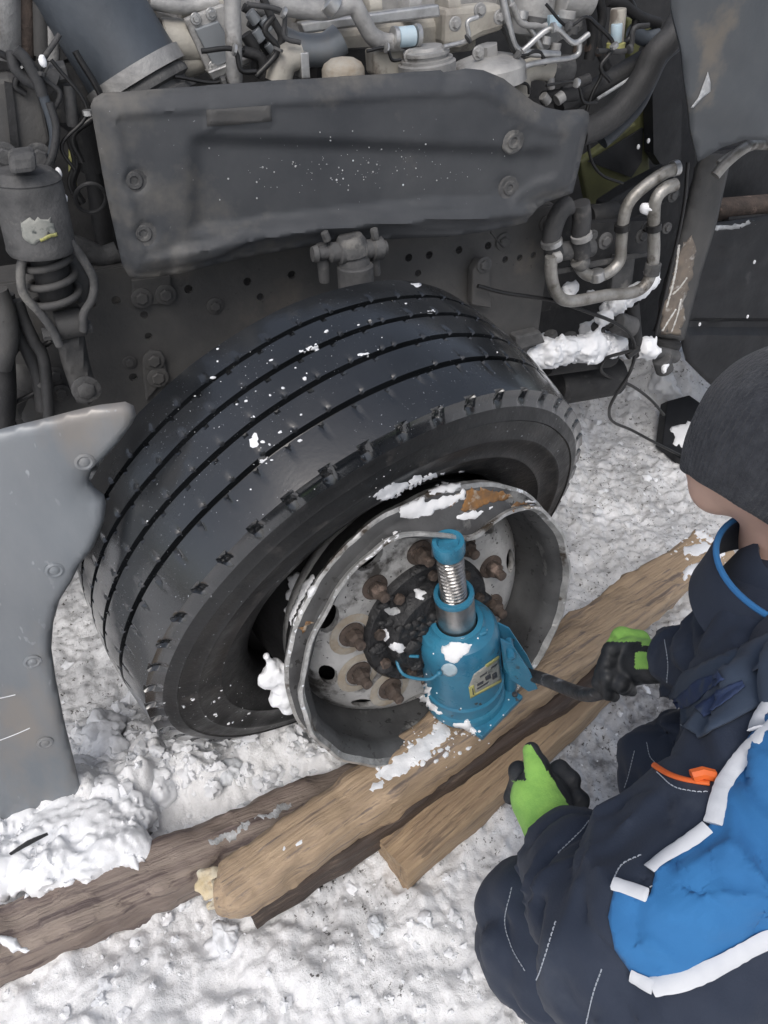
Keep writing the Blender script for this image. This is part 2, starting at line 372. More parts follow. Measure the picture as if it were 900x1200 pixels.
mat('glove_black', (.012, .014, .017), (.028, .031, .036), rough=.45, r2=.7, sc=30, bump=.5, bsc=150, bd=.0015)
mat('navy_cloth', (.013, .021, .042), (.022, .032, .056), rough=.8, sc=7, bump=.35, bsc=420, bd=.0012, sheen=.04, c3=(.035, .045, .068), sc3=8, t3=.58)
mat('navy_light', (.032, .050, .085), (.040, .058, .092), rough=.85, sc=9, bump=.3, bsc=600, bd=.0008, sheen=.04)
mat('print_blue', (.022, .040, .11), (.030, .048, .10), rough=.8, sc=60, bump=.2, c3=(.045, .06, .09), sc3=60, t3=.55)
mat('blue_cloth', (.028, .165, .40), (.022, .13, .33), rough=.85, sc=10, bump=.35, bsc=600, bd=.0008, sheen=.04, c3=(.035, .12, .26), sc3=9, t3=.64)
mat('white_piping', (.66, .68, .71), (.60, .62, .66), rough=.7, sc=20, bump=.3, bsc=300, bd=.001)
mat('thread', (.42, .46, .52), (.34, .38, .44), rough=.8, sc=30, bump=0)
mat('orange_zip', (.80, .16, .03), (.65, .12, .03), rough=.5, sc=30, bump=.1)
mat('red_trim', (.62, .07, .04), (.5, .05, .04), rough=.6, sc=30, bump=0)
mat('knit', (.016, .019, .027), (.036, .040, .050), rough=.95, sc=70, bump=1.0, bsc=230, bd=.004, sheen=.15, c3=(.05, .055, .065), sc3=30, t3=.62)
mat('boot', (.02, .02, .02), (.035, .03, .028), rough=.6, sc=12, bump=.3)
mat('wire_black', (.010, .010, .011), (.02, .02, .02), rough=.4, sc=30, bump=.1)
mat('ice_grey', (.45, .46, .47), (.30, .31, .32), rough=.5, sc=30, bump=.6, c3=(.6, .62, .64), sc3=20, t3=.5)
M = MT
def wood(name, ca, cb, cc, ang, sc=5, snowy=0):
    """grain runs along the beam: ang is its bearing in plan"""
    m = mat(name, ca, cb, rough=.42, r2=.68, sc=sc, bump=.9, bsc=16, bd=.005, c3=cc, sc3=sc*1.1, t3=.54, speck=(.55, .55, .56) if snowy else None, spsc=30, spt=.60, stretch=((0, 0, ang), (1.5, .085, .085)), det=9)
    return m
# ------------------------------------------------------------------ ground
def sg(x, a, b): t = np.clip((x-a)/(b-a), 0, 1); return t*t*(3-2*t)
def lin(a, b, h): return list(np.arange(a, b, h))
def coarse(a, b, n): return list(a+(b-a)*(np.linspace(0, 1, n)**2.2))
gx = np.array(coarse(-1.2, -60, 26)[::-1][:-1]+lin(-1.2, 2.3, .0064)+coarse(2.3, 60, 26))
gy = np.array(coarse(.25, -60, 26)[::-1][:-1]+lin(.25, 2.6, .0064)+coarse(2.6, 60, 26))
PILES = []   # x, y, radius, height
for px, py, z, r, h in [(120, 945, .08, .16, .10), (20, 960, .08, .15, .09), (205, 910, .05, .16, .05), (300, 880, .05, .16, .05), (50, 960, .06, .16, .06), (400, 895, .03, .12, .05), (330, 840, .05, .10, .05),
                        (160, 860, .05, .12, .05), (778, 448, .05, .20, .13), (690, 420, .05, .25, .16), (120, 1160, .02, .25, .05), (60, 1150, .02, .2, .03), (330, 1150, .02, .2, .03), (610, 620, 0, .2, .02)]:
    p = PZ(px, py, z); PILES.append((p[0], p[1], r, h))
_cx = rng.random((128, 128, 3))
def domes(x, y, cell, seed, dens):
    X_, Y_ = x/cell+seed, y/cell+seed*1.7; ix, iy = np.floor(X_).astype(int), np.floor(Y_).astype(int); out = np.zeros_like(x)
    for a in (-1, 0, 1):
        for b_ in (-1, 0, 1):
            c = _cx[(ix+a) & 127, (iy+b_) & 127]; r = .25+.55*c[..., 2]**1.5; dx_, dy_ = X_-(ix+a+c[..., 0]), Y_-(iy+b_+c[..., 1])
            dd_ = np.sqrt(dx_**2+dy_**2); v = np.clip((r-dd_)/(.42*r), 0, 1); v = (v*v*(3-2*v)*.55+.45*np.sqrt(np.maximum(1-(dd_/r)**2, 0)))*r*(.55+.5*c[..., 0])*(1+.5*(dx_*(c[..., 1]-.5)+dy_*(c[..., 0]-.5))/r); v = np.where((c[..., 2]*7.3 % 1) < dens, v, 0); out = np.maximum(out, v)
    return out*cell
def gz(x, y):
    P = np.stack([x, y, np.zeros_like(x)], -1)
    w = P+.02*np.stack([fbm(P, 14, 3), fbm(P+9, 14, 3), P[..., 2]*0], -1)
    h = .016*fbm(P, 3.2, 3)+.010*np.abs(fbm(w, 15, 3))+.006*fbm(w, 34, 3)+.0045*np.abs(fbm(w, 80, 2))+.0026*fbm(w, 150, 2)-.006*np.abs(fbm(P+31, 46, 3))
    q = PR(np.stack([x, y, x*0+.03], -1)); vis = (np.abs(x) < 3)*(y > .1)*(y < 3)
    cl = np.where(vis, np.exp(-((q[..., 0]-250)/190)**2-((q[..., 1]-890)/75)**2)+.34*sg(q[..., 1], 1000, 1050)*(1-sg(q[..., 0], 380, 560))+.22*sg(q[..., 1], 850, 950)+.16+.40*np.exp(-((q[..., 0]-690)/110)**2-((q[..., 1]-540)/90)**2), .2)
    wx, wy = x+.014*fbm(P+3, 22, 3), y+.014*fbm(P+7, 22, 3)
    h = h+np.minimum(cl, 1)*(.75*domes(wx, wy, .085, 3.3, .55)+.8*domes(wx, wy, .042, 11.1, .6)+.7*domes(wx, wy, .021, 21.7, .5))*(.75+.3*fbm(P, 9, 2))
    for a, b, r, hh in PILES:
        d = ((x-a)**2+(y-b)**2)/r**2; h = h+hh*np.exp(-d*1.6)*(1+.35*fbm(w, 13, 3))
    return h
X, Y = np.meshgrid(gx, gy, indexing='ij'); Z = gz(X, Y)
fade = np.clip(1-(np.maximum(np.abs(X)-3, 0)+np.maximum(np.abs(Y)-3, 0))/30, 0, 1); Z = Z*fade
G = np.stack([X, Y, Z], -1); gm = MB().grid(G)
m = bpy.data.materials.new('trodden_snow'); m.use_nodes = True; N = m.node_tree; L = N.links; b = N.nodes['Principled BSDF']
at = N.nodes.new('ShaderNodeAttribute'); at.attribute_name = 'dirt'
g = N.nodes.new('ShaderNodeNewGeometry')
def _n(s, d=6, ro=.6):
    x = N.nodes.new('ShaderNodeTexNoise'); x.inputs['Scale'].default_value = s; x.inputs['Detail'].default_value = d; x.inputs['Roughness'].default_value = ro; L.new(g.outputs['Position'], x.inputs['Vector']); return x.outputs['Fac']
def _m(op, a, c, d=None):
    x = N.nodes.new('ShaderNodeMath'); x.operation = op
    for i, v in enumerate((a, c, d)):
        if v is None: continue
        if isinstance(v, (int, float)): x.inputs[i].default_value = v
        else: L.new(v, x.inputs[i])
    return x.outputs[0]
def _r(f, a, c, lo=0, hi=1):
    x = N.nodes.new('ShaderNodeMapRange'); x.inputs['From Min'].default_value = a; x.inputs['From Max'].default_value = c; x.inputs['To Min'].default_value = lo; x.inputs['To Max'].default_value = hi; L.new(f, x.inputs['Value']); return x.outputs[0]
def _mx(f, a, c):
    x = N.nodes.new('ShaderNodeMix'); x.data_type = 'RGBA'; L.new(f, x.inputs['Factor'])
    for s_, v in ((6, a), (7, c)):
        if isinstance(v, tuple): x.inputs[s_].default_value = (*v, 1)
        else: L.new(v, x.inputs[s_])
    return x.outputs[2]
dm = _m('ADD', at.outputs['Fac'], _m('MULTIPLY', _m('SUBTRACT', _n(9, 8, .7), .5), 1.5))
c = _mx(_r(dm, .15, .95), (.92, .925, .935), (.50, .505, .515))
c = _mx(_r(_m('ADD', dm, _m('MULTIPLY', _m('SUBTRACT', _n(38, 6), .5), 1.6)), .95, 1.45), c, (.13, .13, .135))
grit = _m('MULTIPLY', _r(_n(70, 5, .75), .59, .63), _r(_m('ADD', dm, _n(6, 3)), .60, .9))
c = _mx(grit, c, (.06, .055, .05)); L.new(c, b.inputs['Base Color'])
b.inputs['Roughness'].default_value = .62;  b.inputs['Subsurface Radius'].default_value = (.02, .02, .025); b.inputs['Subsurface Scale'].default_value = .3
bp = N.nodes.new('ShaderNodeBump'); bp.inputs['Strength'].default_value = .8; bp.inputs['Distance'].default_value = .008
L.new(_m('ADD', _n(60, 9, .72), _m('MULTIPLY', _n(18, 3), .8)), bp.inputs['Height']); L.new(bp.outputs[0], b.inputs['Normal'])
gnd = gm.build('snow_ground', m, angle=180); gnd['kind'] = 'structure'
PP = G.reshape(-1, 3); pr = PR(PP)
dirt = .26+.30*sg(PP[:, 0], .35, 1.2)+.22*sg(PP[:, 1], 1.0, 1.5)*(1-sg(PP[:, 0], 1.2, 1.9))-.12*sg(PP[:, 1], 1.5, 2.0)+.30*fbm(PP*[1, 1, 0], 4.1, 3)+.20*fbm(PP*[1, 1, 0], 17, 3)
for px, py, z, r, k in [(380, 1075, 0, .10, .45), (760, 840, 0, .22, .40), (640, 870, 0, .10, .35), (110, 780, 0, .2, .4), (300, 870, 0, .25, .22), (100, 1150, 0, .35, -.4), (90, 970, .1, .25, -.5), (220, 1130, 0, .2, -.25), (700, 560, 0, .2, -.15), (700, 650, 0, .15, .2), (480, 1130, 0, .3, -.05), (360, 820, .0, .12, .3)]:
    q = PZ(px, py, z); dirt += k*np.exp(-((PP[:, 0]-q[0])**2+(PP[:, 1]-q[1])**2)/r**2)
am = gnd.data.attributes.new('dirt', 'FLOAT', 'POINT'); am.data.foreach_set('value', dirt.astype(np.float32))
def gzs(x, y): return float(gz(np.array([float(x)]), np.array([float(y)]))[0])
# loose lumps: the big ones are things, the crumbs are one mass
def lump(mb, c, r, seed, n=9, amp=.30):
    c = np.asarray(c, float); o = np.array([seed*3.1, seed*1.7, seed*.9]); th = np.linspace(0, np.pi, n); ph = np.linspace(0, 2*np.pi, 2*n, endpoint=False)
    T, Q = np.meshgrid(th, ph, indexing='ij'); D = np.stack([np.sin(T)*np.cos(Q), np.sin(T)*np.sin(Q), np.cos(T)], -1)
    rr = 1+amp*fbm(D*1.0+o, 1.3, 2)+amp*.5*fbm(D+o, 3.6, 3)
    sq = 1+rng.uniform(-.25, .25, 3); sq[2] *= .75
    mb.grid(c+D*rr[..., None]*r*sq, cv=True)
crumbs = MB(); cq = []
for i in range(900):
    a = rng.random()
    if a < .55: px, py = 60+410*rng.random(), rng.normal(905, 45)
    elif a < .8: px, py = rng.uniform(0, 620), rng.uniform(1000, 1200)
    else: px, py = rng.uniform(560, 820), rng.uniform(430, 1000)
    p = PZ(px, py, .02); r = (.003+.017*rng.random()**3) if a < .55 or a > .8 and py < 620 else .002+.012*rng.random()**4
    cq.append((p[0], p[1], r))
cq = np.array(cq)
for i, (a, b_, r, z) in enumerate(zip(cq[:, 0], cq[:, 1], cq[:, 2], gz(cq[:, 0], cq[:, 1]))): lump(crumbs, (a, b_, z+r*.3), r, i, 7, .55)
crumbs.build('snow_crumbs', M['snow'], angle=42)['kind'] = 'stuff'
for i, (px, py, r, zz, lab, mm) in enumerate([
    (217, 880, .034, .07, 'round snowball like lump lying just below the bottom of the tyre', 'snow'),
    (122, 855, .040, .07, 'chunky snow lump between the grey fender sheet and the tyre bottom', 'snow'),
    (180, 905, .032, .09, 'greyish snow lump left of the round snowball', 'snow'),
    (268, 905, .030, .06, 'flattened icy snow lump right of the round snowball', 'snow_icy'),
    (250, 888, .012, .06, 'tiny clean snow nugget beside the round snowball', 'snow'),
    (213, 1056, .014, .04, 'small upright snow nugget beside the broken beam end', 'snow'),
    (350, 870, .018, .05, 'snow nugget close under the lower left of the rim', 'snow_icy'),
    (265, 1100, .030, .02, 'grey snow lump below the broken beam end', 'snow'),
    (440, 1085, .016, .02, 'small snow lump in the dirty patch right of the broken beam end', 'snow_icy'),
    (700, 600, .014, .02, 'small pale snow lump on the trodden snow right of the tyre', 'snow'),
    (778, 452, .060, .09, 'big smooth snow lump beside the black plastic fragment', 'snow_clean'),
    (742, 462, .035, .05, 'snow lump under the foot of the stained post', 'snow_clean')]):
    p = PZ(px, py, zz); mb = MB(); lump(mb, p, r, i+40, 22, .42)
    tag(mb.build('snow_chunk', M[mm], angle=180), lab, 'snow chunk', 'snow chunks lying on the ground')
hc_ = []
for px, py, z, r in [(8, 940, .10, .05), (40, 930, .12, .045), (38, 905, .16, .026), (30, 968, .12, .05), (75, 925, .12, .040), (85, 950, .12, .055), (120, 940, .12, .05), (60, 985, .13, .055), (110, 980, .13, .055), (150, 960, .11, .05), (150, 988, .14, .035), (20, 1010, .14, .045), (-20, 980, .12, .07), (-10, 1020, .15, .05), (70, 1015, .15, .042), (120, 1004, .15, .035), (165, 998, .135, .020), (95, 900, .08, .035), (130, 880, .06, .04), (118, 862, .07, .032), (150, 918, .08, .04), (185, 930, .07, .035), (45, 1030, .16, .030), (100, 1022, .16, .022)]:
    q = PZ(px, py, z); hc_.append((q, q+[.004, 0, 0], r, r))
def hdisp(P): w_ = P+.02*np.stack([fbm(P, 13, 2), fbm(P+4, 13, 2), fbm(P+8, 13, 2)], -1); return -.010*fbm(w_, 20, 3)-.010*np.abs(fbm(w_, 48, 3))-.003*fbm(w_, 130, 2)+.005
skin('snow_heap', hc_, .025, .0052, M['snow_clean'], None, hdisp)['kind'] = 'stuff'
# ------------------------------------------------------------------ timber under the jack
def loft(name, spec, m, label, cat='wooden beam', sq=4, rough=.006, n=28, endcap=True, group='timbers under the jack', seed=0, sqr=None, endm=None):
    """spec rows: px, py, z of the top, width, height. A hewn beam swept along its length"""
    C0 = np.array([list(PZ(a, b, c))+[w, h] for a, b, c, w, h in spec]); Q = smoothpath(C0, 22); th = np.linspace(0, 2*np.pi, n, endpoint=False); G = []
    arc = np.r_[0, np.cumsum(np.linalg.norm(np.diff(Q[:, :3], axis=0), axis=1))]
    for i, q in enumerate(Q):
        t = (Q[min(i+1, len(Q)-1)]-Q[max(0, i-1)])[:3]; t[2] = 0; t /= np.linalg.norm(t); s = np.array([-t[1], t[0], 0]); u = i/len(Q)
        k = sq if sqr is None else sq+(sqr-sq)*u; e = 2/k
        cx = np.sign(np.cos(th))*np.abs(np.cos(th))**e; cz = np.sign(np.sin(th))*np.abs(np.sin(th))**e
        P = q[:3]-[0, 0, q[4]/2]+s*(cx*q[3]/2)[:, None]+np.array([0, 0, 1])*(cz*q[4]/2)[:, None]
        Pn = P.copy(); loc = np.stack([np.full(n, arc[i]*1.6+seed), cx*q[3], cz*q[4]], 1)
        dd = rough*fbm(loc*[.6, 1, 1]+seed, 22, 3)+rough*.8*fbm(loc*[1, 1, 1]+seed, 6, 2); Pn += (s*cx[:, None]+np.array([0, 0, 1])*cz[:, None])*dd[:, None]
        G.append(Pn)
    G = np.array(G)
    for e, sgn in ((0, -1), (-1, 1)):      # rough sawn or broken ends
        t = G[e]-G[e-1 if e else 1]; t = t.mean(0); t[2] = 0; t /= np.linalg.norm(t); G[e] += t*((.016 if endm and e == 0 else .006)*fbm(G[e], 60, 2))[:, None]
    mb = MB().grid(G, cv=True); k = len(Q)
    for e in (0, k-1):
        c = G[e].mean(0); b0 = mb.n; mb.add([c], []); mb.f += [((e*n+j), (e*n+(j+1) % n), b0) if e else ((e*n+(j+1) % n), (e*n+j), b0) for j in range(n)]
    mi = [1 if (endm and (j < 3*n and fbm(np.array([[j*.7, j//n, 0.]]), .5, 2)[0] > (-.5, -.1, .3)[j//n])) else 0 for j in range(len(mb.f))]
    if endm: mi[-2*n:-n] = [1]*n
    o = mb.build(name, None, mats=[m]+([endm] if endm else []), mi=mi, angle=50); tag(o, label, cat, group); return o
def bearing(a, b, z=.1): p, q = PZ(*a, z), PZ(*b, z); return math.atan2(q[1]-p[1], q[0]-p[0])
bA = bearing((262, 1030), (835, 640)); bD = bearing((0, 1090), (440, 915)); bC = bearing((450, 1000), (690, 790))
wBr = mat('wood_broken', (.62, .50, .30), (.66, .62, .52), rough=.7, sc=20, bump=.8, bsc=50, bd=.006, c3=(.30, .20, .13), sc3=22, t3=.56)
wA = wood('wood_long', (.48, .355, .235), (.34, .25, .17), (.21, .165, .135), bA, 6)
wB = wood('wood_dark', (.085, .06, .048), (.05, .038, .033), (.14, .105, .08), bA, 7)
wC = wood('wood_block', (.44, .32, .20), (.30, .21, .135), (.20, .145, .10), bC, 6)
wD = wood('wood_weathered', (.30, .245, .205), (.20, .155, .135), (.12, .09, .085), bD, 4)
beamA = loft('wooden_beam', [(250, 1042, .176, .045, .05), (257, 1037, .188, .072, .075), (270, 1027, .198, .090, .095), (310, 1000, .204, .096, .105), (400, 938, .212, .094, .11), (500, 869, .212, .106, .10), (560, 824, .215, .122, .085), (660, 756, .20, .128, .07), (760, 686, .175, .128, .06), (838, 632, .155, .124, .05)], wA,
             'long brown beam carrying the blue jack, its near end rounded and broken', sq=2.6, sqr=7, rough=.006, endm=wBr)
beamB = loft('wooden_board', [(286, 1048, .10, .08, .07), (420, 966, .11, .08, .07), (560, 868, .13, .08, .07), (680, 786, .13, .10, .06), (740, 740, .12, .1, .06)], wB,
             'dark wet board lying directly beneath the long beam with the jack', cat='wooden board', sq=6, rough=.004, seed=5)
beamC = loft('wooden_block', [(456, 996, .085, .115, .085), (560, 912, .090, .112, .08), (660, 828, .095, .10, .07), (712, 780, .095, .095, .07)], wC,
             'short yellowish brown square block nearest the green glove with a sawn end', cat='wooden block', sq=9, rough=.003, seed=9)
beamD = loft('wooden_beam', [(-60, 1112, .15, .112, .10), (60, 1066, .15, .112, .10), (200, 1002, .145, .105, .11), (330, 948, .13, .098, .10), (450, 903, .10, .10, .09), (500, 885, .08, .09, .08)], wD,
             'weathered grey brown beam half under the snow at the lower left', sq=4, rough=.010, seed=3)
bk_ = []
for (ax0, ay0, az0), (bx0, by0, bz0), ra, rb in [((282, 1026, .155), (238, 1026, .160), .022, .010), ((280, 1040, .145), (240, 1044, .152), .022, .009), ((285, 1052, .125), (246, 1060, .130), .018, .008), ((268, 1024, .168), (231, 1036, .160), .012, .004), ((275, 1034, .160), (236, 1050, .150), .012, .004)]: bk_.append((PZ(ax0, ay0, az0), PZ(bx0, by0, bz0), ra, rb))
dA = np.array([math.cos(bA), math.sin(bA), 0])
skin('broken_end', bk_, .008, .0035, wBr, beamA, lambda P: -.007*fbm(P-.75*np.asarray((P@dA)[..., None]*dA), 55, 3)-.004*fbm(P, 20, 2))
tb = bvh(beamA); tD = bvh(beamD); tC = bvh(beamC)
def snowpatch(b, poly, name='settled_snow', th=.008, step=2.6, m='snow', rag=4.5, seed=1, jump=.03, lab=None):
    o = patch(name, b, poly, M[m], None, step=step, off=-.001, bulge=th, rough=.5, rag=rag, kind='stuff', jump=jump, seed=seed); return o
for i, (b, poly, th, mm) in enumerate([
    (tb, [(436, 908), (470, 880), (505, 856), (524, 846), (536, 858), (506, 884), (474, 906), (448, 922)], .004, 'snow'),
    (tb, [(430, 925), (455, 908), (452, 918), (436, 930)], .004, 'snow'), (tb, [(345, 985), (356, 980), (360, 988), (350, 994)], .003, 'snow'), (tb, [(326, 996), (334, 992), (336, 1000), (329, 1003)], .003, 'snow'),
    (tb, [(505, 850), (520, 838), (530, 846), (512, 858)], .004, 'snow'),
    (tb, [(806, 610), (832, 606), (846, 618), (850, 634), (838, 640), (822, 628), (806, 622)], .008, 'snow'), (tb, [(800, 640), (822, 636), (838, 640), (820, 652), (802, 650)], .005, 'snow'),
    (tb, [(800, 668), (822, 655), (846, 640), (850, 650), (826, 668), (802, 682)], .008, 'snow_clean'),
    (tD, [(-10, 1092), (10, 1096), (26, 1106), (32, 1118), (22, 1120), (6, 1112), (-10, 1112)], .010, 'snow_clean'),
    (tD, [(40, 1030), (100, 1018), (140, 1010), (172, 996), (168, 1010), (130, 1018), (96, 1030), (60, 1044), (20, 1052), (-10, 1060), (-10, 1040)], .016, 'snow_clean'),
    (tD, [(95, 1030), (130, 1008), (164, 994), (172, 1002), (160, 1014), (132, 1020), (106, 1032)], .02, 'snow_clean'),
    (tD, [(240, 985), (300, 955), (340, 938), (345, 946), (300, 968), (250, 992)], .003, 'ice_grey'), (tD, [(262, 975), (290, 960), (285, 980), (268, 988)], .005, 'ice_grey'),
    (tC, [(474, 940), (490, 925), (496, 935), (480, 950)], .004, 'snow')]):
    snowpatch(b, poly, th=th, m=mm, seed=i)
mb = MB()
for i in range(170):
    px, py = (rng.normal(505, 26), rng.normal(868, 14)) if i < 110 else (rng.normal(822, 22), rng.normal(640, 16))
    p, nn = hit(tb, px, py)
    if p is not None: mb.ball(p, .0012+.005*rng.random()**3, 5, (rng.uniform(.7, 1.6), rng.uniform(.7, 1.5), .6), .5, 200)
mb.build('snow_dust', M['snow'])['kind'] = 'stuff'
st = MB(); a, c = PZ(12, 1001, .19), PZ(56, 977, .20); st.tube([a, (a+c)/2+[0, 0, .004], c], [.004, .007, .004], 7, flat=.5, path=3)
tag(st.build('stick', M['black_panel']), 'thin dark stick poking out of the white snow heap at the far left', 'stick')
# ------------------------------------------------------------------ helpers for solid cut-outs
def applied(o):
    dg = bpy.context.evaluated_depsgraph_get(); me = bpy.data.meshes.new_from_object(o.evaluated_get(dg)); old = o.data; o.modifiers.clear(); me.name = old.name; o.data = me; return o
def cut(o, mb):
    c = mb.build('cutter_tmp', M['dark_dirty'], None, smooth=False); md = o.modifiers.new('cut', 'BOOLEAN'); md.operation = 'DIFFERENCE'; md.solver = 'EXACT'; md.object = c
    # both in the same frame: the parent offset is already in o's world place
    c.location = Vector(WL['cutter_tmp']); bpy.context.view_layer.update(); applied(o); bpy.data.objects.remove(c); return o
def axis(az, el): return np.array([math.cos(el)*math.sin(az), -math.cos(el)*math.cos(az), math.sin(el)])
# ------------------------------------------------------------------ the tyre off its rim
TC, TA, TW = np.array([.453, 1.025, .492]), axis(.205, -.292), .308
n_ = 720; th = np.linspace(0, 2*np.pi, n_, endpoint=False)
_, tu, tw = frame(TA); 
prof = [(-.085, .300), (-.060, .292), (-.035, .291), (-.018, .297), (-.008, .312), (.002, .330), (.004, .336), (.010, .350), (.016, .366), (.0185, .369), (.0185, .373), (.017, .376), (.020, .395), (.0235, .410), (.0255, .414), (.0255, .418), (.023, .421), (.022, .435), (.019, .450), (.0185, .452), (.0205, .455), (.018, .458), (.014, .468), (.010, .476), (.004, .484), (.0015, .490), (0, .4945)]
tread = []
gro = [.235, .425, .615, .805]
def crown(u): return .502+.014*(1-(2*u-1)**2)
us = [0.003, .018, .022, .06, .1, .15, .2]
for gq in gro:
    w = .0052/TW*1.0
    us += [gq-w-.016, gq-w-.012, gq-w-.003]; us += [(gq-w, 0), (gq-w*.72, 1), (gq+w*.72, 1), (gq+w, 0)]; us += [gq+w+.003, gq+w+.012, gq+w+.016, gq+.05, gq+.1, gq+.15] if gq < .8 else [gq+w+.003, gq+w+.012, gq+w+.016, gq+.06, gq+.1, gq+.15, .985, .997]
us = [(u, 0) if not isinstance(u, tuple) else u for u in us]; us.sort(key=lambda t: t[0])
tread = [(-u*TW, crown(u)-.012*g_) for u, g_ in us]
back = [(-TW-h, r) for h, r in prof[::-1][::2]]
full = prof+tread+back+[(-TW+.10, .33), (-TW+.06, .42), (-TW/2, .47), (-.05, .43), (-.085, .33)]
ni, ntd = len(prof), len(tread)
H_ = np.array([p[0] for p in full]); R0 = np.array([p[1] for p in full])
ang_img = th
G = np.zeros((n_, len(full), 3))
per = n_/48.0
for i, a in enumerate(th):
    h, r = H_.copy(), R0.copy(); ph = (i % 15)/15.0
    if ph < .24:                                   # shoulder notches
        e = 1 if .05 < ph < .28 else .5
        r[ni-2:ni+2] -= .008*e; h[ni-3:ni+1] -= .005*e
    for gk, gq in enumerate(gro):                  # sipes nicked into the groove edges
        for sgn in (-1, 1):
            if (i+gk*4+(5 if sgn > 0 else 0)) % 13 == 0:
                for q in range(ntd):
                    u = us[q][0]
                    if us[q][1] == 0 and 0 <= sgn*(u-gq) < .018 + .03: 
                        if sgn*(u-gq) < .0378: r[ni+q] -= .005
    D = math.cos(a)*tu+math.sin(a)*tw
    G[i] = TC+TA*h[:, None]+D*r[:, None]
# the carcass has dropped and twisted a little
D_ = G-TC; zz = D_[..., 2]; hx = D_@TA
G += fbm(G, 5, 2)[..., None]*D_*.006
mb = MB().grid(G, cu=True, cv=True)
fi = []
side = set(range(0, ni-4))
for i in range(n_):
    for j in range(len(full)): fi.append(1 if (j < ni-4 or j >= ni+ntd) else 0)
tyre = mb.build('loose_tyre', None, mats=[M['rubber'], M['rubber_side']], mi=fi, angle=38)
tag(tyre, 'big worn black truck tyre pulled half off its bent rim', 'tyre')
ty = bvh(tyre)
for i, (poly, th_, mm) in enumerate([
    ([(292, 862-350), (300, 505), (306, 518), (300, 530), (293, 524)], .002, 'snow'), ([(300, 536), (315, 534), (314, 546), (302, 544)], .003, 'snow'),
    ([(487, 329), (494, 333), (490, 342), (484, 336)], .003, 'snow'), ([(350, 408), (376, 402), (372, 410), (352, 415)], .0025, 'snow'), ([(499, 337), (505, 338), (503, 342)], .002, 'snow'),
    ([(488, 365), (512, 363), (510, 369), (490, 370)], .002, 'snow'), ([(415, 417), (435, 412), (434, 418), (416, 421)], .002, 'snow'),
    ([(430, 583), (455, 566), (480, 560), (512, 553), (546, 552), (545, 563), (520, 566), (500, 575), (470, 592), (448, 592)], .006, 'snow')]):
    o = patch('snow_speck', ty, poly, M[mm], None, step=2.6, off=-.0005, bulge=th_, rough=.5, rag=4, kind='stuff', jump=.03, seed=i+30)
scatter = MB(); k = 0
while k < 130:
    if k < 60: px, py = rng.normal(300, 40), rng.normal(480, 55)
    elif k < 75: px, py = rng.uniform(160, 480), rng.normal(0, 1)*0+rng.uniform(340, 620)
    elif k < 115: px, py = rng.normal(255, 45), rng.normal(830, 18)
    else: px, py = rng.uniform(380, 600), rng.uniform(330, 420)
    p, nn = hit(ty, px, py); k += 1
    if p is None: continue
    r = .0005+.0026*rng.random()**4; scatter.ball(p, r, 5, (rng.uniform(.6, 1.8), rng.uniform(.6, 1.5), .8), .6, 300)
scatter.build('snow_dust', M['snow_clean'])['kind'] = 'stuff'
# ------------------------------------------------------------------ truck root
truck = empty('truck', (.5, 1.6, 0), 'dusty truck with its engine bay open, its front wheel resting on the timbers', 'truck')
# ------------------------------------------------------------------ wheel
RC, RA, RR = np.array([.505, .900, .470]), axis(.116, .09), .311
_, ru, rw = frame(RA)
wp = [(.033, .294, 1), (.038, .298, 1), (.036, .304, 1), (.030, .304, 1), (.026, .298, 1), (.018, .287, 1), (.008, .281, 1), (-.001, .284, 1), (-.003, .290, 1), (-.006, .306, 1), (-.010, .312, 1), (-.018, .310, 1), (-.024, .298, 1), (-.030, .288, 0), (-.075, .282, 0), (-.10, .262, 0), (-.16, .262, 0), (-.19, .284, 0), (-.26, .290, 0), (-.264, .311, 0), (-.276, .311, 0), (-.276, .300, 2),
      (-.26, .280, 2), (-.19, .276, 2), (-.16, .254, 2), (-.10, .254, 2), (-.075, .272, 2), (-.03, .279, 2), (-.012, .276, 2), (.006, .273, 2), (.020, .281, 2), (.028, .290, 1)]
n_ = 360; th = np.linspace(0, 2*np.pi, n_, endpoint=False); G = np.zeros((n_, len(wp), 3))
zr = np.array([0, 0, 1.]); xr = np.cross(RA, zr); xr /= np.linalg.norm(xr); xr *= np.sign(xr[0]); yr = np.cross(xr, RA); yr *= np.sign(yr[2])
for i, a in enumerate(th):
    D = math.cos(a)*xr+math.sin(a)*yr; deg = math.degrees(a)
    bend = math.exp(-((deg-82)/20)**2); b2 = math.exp(-((deg-40)/14)**2); b3 = math.exp(-((deg-118)/18)**2)
    for j, (h, r, k) in enumerate(wp):
        f_ = np.clip((h+.05)/.07, 0, 1)            # only the outer flange is beaten out of shape
        fr = np.clip((h+.02)/.04, 0, 1)
        rr = r-.060*bend*fr*(1.0 if h > .012 else .55 if h > 0 else .15)+.006*b3*f_+.004*b2*f_ + .0016*math.sin(a*17)*f_; hh = h+(.022*bend*fr-.006*b2*fr)
        G[i, j] = RC+RA*hh+D*rr
G += (.0022*fbm(G, 30, 3))[..., None]*RA
mb = MB().grid(G, cu=True, cv=True); fi = [(2 if 5 <= j <= 8 else wp[j][2]) for i in range(n_) for j in range(len(wp))]
wheel = mb.build('wheel', None, truck, mats=[M['drum_black'], M['rim_lip'], M['rim_barrel']], mi=fi, angle=45)
wheel['label'] = 'bent steel wheel rim of the front axle, bare of its tyre bead'
def RP(h, r, deg): return RC+RA*h+r*(math.cos(R_(deg))*xr+math.sin(R_(deg))*yr)
dz = -.050
